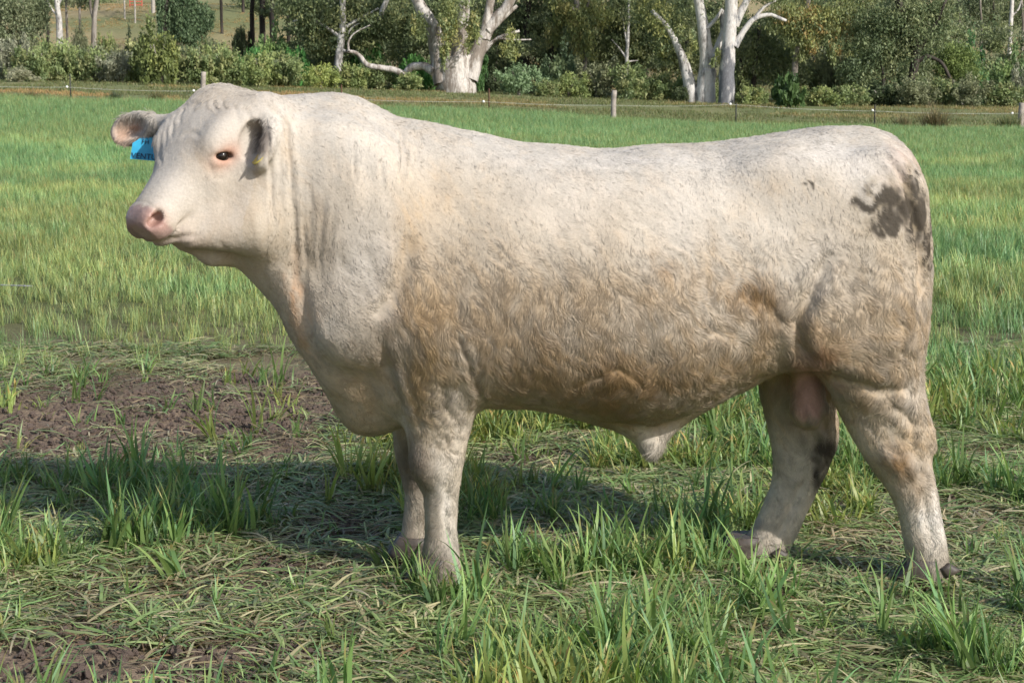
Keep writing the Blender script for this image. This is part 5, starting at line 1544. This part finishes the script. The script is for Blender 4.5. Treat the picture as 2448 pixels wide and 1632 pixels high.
    for a in [
        (190, 62, 96, 26, 118, 'dusty', W, 'small bush on the slope left of the leaning grey trunk'),
        (262, 78, 108, 28, 114, 'scrub', Yl, 'small bush low in the hillside clearing'),
        (318, 92, 118, 22, 110, 'dark', W, 'small dark shrub at the foot of the right thin hill post'),
        (480, 92, 118, 26, 110, 'scrub', W, 'small bush on the bare slope right of the vines'),
        (575, 60, 92, 24, 124, 'dark', (.9, .9, .9), 'dark shrub at the left of the shaded hill stand'),
        (60, 60, 100, 40, 112, 'dusty', Gr, 'tall greyish bush under the bushy tree at the left edge'),
        (1985, 120, 230, 55, 104, 'dusty', (.9, .95, .9), 'tall grey bush between the rusty tree and the big dark tree'),
        (2050, 110, 235, 50, 106, 'scrub', (.8, .85, .8), 'tall dull green bush behind the left limbs of the big dark tree'),
        (1775, 150, 235, 40, 105, 'scrub', (.75, .85, .8), 'tall shaded bush right behind the straight gum'),
        (18, 95, 192, 50, 101, 'dusty', Gr, 'greyish bush cut by the left edge of the picture'),
        (85, 108, 193, 52, 100, 'scrub', W, 'green bush below the bushy grey-green tree'),
        (150, 92, 193, 55, 102, 'scrub', Lt, 'bush right below the slim white trunk'),
        (45, 160, 200, 40, 97, 'dusty', (1.3, 1.25, 1.5), 'low whitish twiggy bush behind the leftmost steel picket'),
        (222, 112, 193, 52, 101, 'scrub', W, 'bush below the leaning grey trunk'),
        (282, 118, 194, 48, 100, 'dusty', Gr, 'grey bush under the bare hillside clearing'),
        (335, 125, 194, 40, 100.5, 'scrub', Yl, 'yellowish bush left of the dark olive bush'),
        (385, 78, 196, 62, 98, 'dark', (1.5, 1.4, 1.0), 'tall dark olive bush at the foot of the vine-covered tree'),
        (470, 112, 196, 52, 100, 'scrub', W, 'bush just right of the dark olive bush'),
        (540, 108, 198, 56, 101, 'scrub', Lt, 'bush behind the head of the bull, above its brow'),
        (620, 120, 200, 52, 99, 'scrub', Yl, 'bush behind the neck, below the leftmost thick dark trunk'),
        (690, 128, 203, 55, 100, 'scrub', W, 'bush below the rightmost thick dark trunk'),
        (765, 150, 205, 46, 98, 'scrub', (1.12, 1.1, .85), 'low yellow-green bush below the dead white twigs'),
        (840, 150, 208, 46, 99, 'scrub', Yl, 'bush under the tip of the crooked low limb'),
        (900, 138, 210, 50, 101, 'scrub', W, 'bush just behind the crooked low limb'),
        (975, 172, 214, 46, 99, 'scrub', Lt, 'low bush at the left foot of the huge gum'),
        (640, 84, 150, 48, 106, 'dark', (1.3, 1.6, 1.2), 'dark green bush at the feet of the thick dark trunks'),
        (600, 112, 150, 40, 104, 'bright', W, 'bright green leafy bush left below the dark stand'),
        (705, 112, 165, 42, 104, 'bright', W, 'bright green leafy bush right below the dark stand'),
        (880, 92, 165, 50, 106, 'bright', (1.0, .9, 1.0), 'bright green vine mound behind the crooked limb'),
        (985, 128, 180, 46, 104, 'bright', (1.15, 1.0, 1.0), 'vivid green mound touching the left side of the huge gum'),
        (1142, 120, 222, 22, 102, 'dark', (1.0, 1.5, 1.1), 'narrow dark green column right beside the huge gum'),
        (1195, 175, 222, 40, 103, 'dark', (.8, .8, .8), 'black-green bush in the shade right of the narrow column'),
        (1240, 152, 226, 52, 99, 'dusty', (.85, 1.15, 1.1), 'silvery green arching bush right of the huge gum'),
        (1310, 188, 228, 40, 98, 'scrub', W, 'low bush between the silvery bush and the grey thicket'),
        (1325, 130, 205, 55, 103, 'dark', (1.3, 1.4, 1.5), 'blue-green dark bush below the hanging yellow foliage'),
        (1360, 172, 230, 44, 99, 'scrub', Yl, 'yellow-green bush left of the middle timber post'),
        (1430, 152, 232, 60, 100, 'dusty', W, 'grey thicket bush right behind the middle timber post'),
        (1510, 158, 236, 60, 99, 'scrub', W, 'bush right of the middle timber post'),
        (1580, 172, 240, 50, 99.5, 'scrub', Lt, 'bush just left of the forked gum'),
        (1630, 205, 244, 26, 98, 'dark', (.9, .9, .9), 'small black-green bush at the left foot of the forked gum'),
        (1710, 190, 246, 30, 99.5, 'scrub', W, 'bush between the forked gum and the straight gum'),
        (1800, 205, 250, 42, 97, 'scrub', Yl, 'low dry-looking bush just right of the straight gum'),
        (1885, 182, 252, 46, 93, 'big', W, 'fresh green bush with large leaves left of the rightmost thicket'),
        (1965, 205, 254, 50, 96, 'scrub', Yl, 'yellow-green bush right of the large-leaved bush'),
        (2035, 200, 256, 50, 97, 'scrub', W, 'bush below the left limbs of the big dark tree'),
        (2110, 205, 257, 60, 98, 'dark', W, 'deep dark bush under the big dark tree'),
        (2185, 195, 258, 52, 97, 'dusty', W, 'dusty bush at the foot of the big dark tree'),
        (2255, 185, 258, 50, 98, 'scrub', W, 'bush below the rounded lighter green tree'),
        (2330, 112, 200, 55, 105, 'dark', (1.0, 1.5, 1.3), 'dark glossy bush below the dry slope at right'),
        (2400, 140, 250, 50, 102, 'dark', (1.5, 1.7, 1.4), 'dark bush near the right edge below the white trunk'),
        (2320, 190, 258, 50, 97, 'dusty', W, 'dusty grey bush right of the rounded green tree'),
        (2395, 195, 260, 50, 97, 'scrub', W, 'bush above the rightmost timber post'),
        (2450, 165, 258, 45, 99, 'dusty', Gr, 'grey bush cut by the right edge of the picture'),
    ]:
        shrub(*a)

    # ---- undergrowth that closes the view along the creek: one mass
    rs = np.random.RandomState(123)
    for nm, x0, x1, Y0, Y1, cnt, ylo, yhi, tones in (('creek_undergrowth', 660, 2560, 105, 114, 270, -50, 225, GREYG + OLIVE + DARKG[3:]), ('hill_scrub', -120, 680, 103, 108, 46, 130, 185, SCRUB + GREYG)):
        cl = []
        for _ in range(cnt):
            Y = rs.uniform(Y0, Y1); x = rs.uniform(x0, x1); y = ylo + (yhi - ylo) * rs.rand()**.7
            c = P(x, y, Y); c[2] = max(c[2], gz(c[0], Y) + .2)
            w = rs.uniform(.7, 1.5)
            cl.append((c, (w, w * .9, rs.uniform(.5, 1.1)), 330))
        V, Q, C = leaves(rs, cl, .19, tones, .5, 2.2)
        o = link(nm, leaf_mesh(nm, (V, Q, C))); tag(o, kind='stuff')

    # ---- rush tussocks and small weeds around the fence line
    mat = NT('rush_blade'); at = mat.n('ShaderNodeAttribute', attribute_name='leaf'); mat.l(at.outputs['Color'], mat.b.inputs['Base Color']); mat.setb(Roughness=.6)
    for k, (x, top, base, hw, tones, lab) in enumerate([
            (375, 205, 240, 26, [(.16, .15, .06), (.09, .10, .04)], 'rush tussock at the left of the bull poll, by the fence'),
            (272, 204, 236, 17, [(.05, .085, .045), (.07, .10, .05)], 'small dark green weed right of the leftmost steel picket'),
            (2235, 246, 313, 46, [(.20, .15, .07), (.14, .12, .05), (.09, .09, .04)], 'tall brown rush tussock behind the rump'),
            (2160, 272, 314, 34, [(.22, .19, .10), (.15, .16, .07)], 'faded thin tussock between the last picket and the brown tussock'),
            (2410, 282, 327, 44, [(.08, .12, .035), (.12, .14, .05)], 'green rush tussock at the right edge'),
            (75, 215, 240, 20, [(.17, .14, .06), (.12, .11, .05)], 'low dry tussock at the far left by the fence')]):
        Y = 67.5
        b = P(x, base, Y); b[2] = gz(b[0], Y)
        h = (base - top) / FPX * Y; w = hw / FPX * Y
        V, Q, C = blades(np.random.RandomState(300 + k), 420, w * .55, h * 1.15, .022, .75, .5, 3, tones)
        me = mesh_from('tussock', V, Q, mat.m); set_color(me, 'leaf', C)
        o = link('rush_tussock', me, None, b); tag(o, lab, 'tussock', 'rush tussocks')

    # ---- small man-made things on the hillside
    tim = plain('hill_post_timber', (.36, .33, .29), .85, .3, 6)
    for x, yt, yb, Y, r, lab in ((366, -12, 32, 150, .16, 'thick white-grey post beside the vine-covered tree top'), (298, -14, 46, 132, .07, 'thin grey post in the hillside clearing, left of the pair'), (323, -10, 56, 130, .07, 'thin grey post in the hillside clearing, right of the pair')):
        b = ground_hit(x, yb); Y = b[1]; b[2] = gz(b[0], Y); t = P(x, yt, Y)
        r = r * Y / 140
        V, Q = tube([(0, 0, -.3), (.02, 0, (t[2]-b[2])/2), (0, 0, t[2]-b[2])], [r, r*.97, r*.93], 8, int(x), .1)
        o = link('hill_post', qmesh('hill_post', V, Q, tim), None, b); tag(o, lab, 'post', 'posts on the hillside')
    red = plain('red_rail_paint', (.42, .06, .035), .5, .2, 8)
    b = ground_hit(325, 17); b[2] = gz(b[0], b[1])
    rt = empty('red_rail_panel', b); tag(rt, 'small red steel rail panel at the top of the hillside clearing', 'rail panel')
    for k in range(4):
        V, Q = tube([(-.55, 0, .15 + .3*k), (.55, 0, .15 + .3*k)], [.04, .04], 6, k); link('rail', qmesh('rail', V, Q, red), rt)
    for s in (-.55, .55):
        V, Q = tube([(s, 0, -.2), (s, 0, 1.2)], [.045, .045], 6, 3); link('upright', qmesh('upright', V, Q, red), rt)
make_trees()

def make_pipe():
    a, b = soil_xy(-160, 708), soil_xy(78, 706)
    b0 = np.array([b[0], b[1], gz(*b)])
    V, Q = tube([(a[0]-b0[0], a[1]-b0[1], .10), ((a[0]-b0[0])*.5, (a[1]-b0[1])*.5, .085), (0, 0, .07)], [.0055]*3, 6, 1)
    o = link('metal_rod', qmesh('metal_rod', V, Q, plain('galvanised', (.20, .21, .24), .5, .1, 10)), None, b0)
    tag(o, 'thin grey metal rod lying over the grass at the left edge', 'rod')
make_pipe()
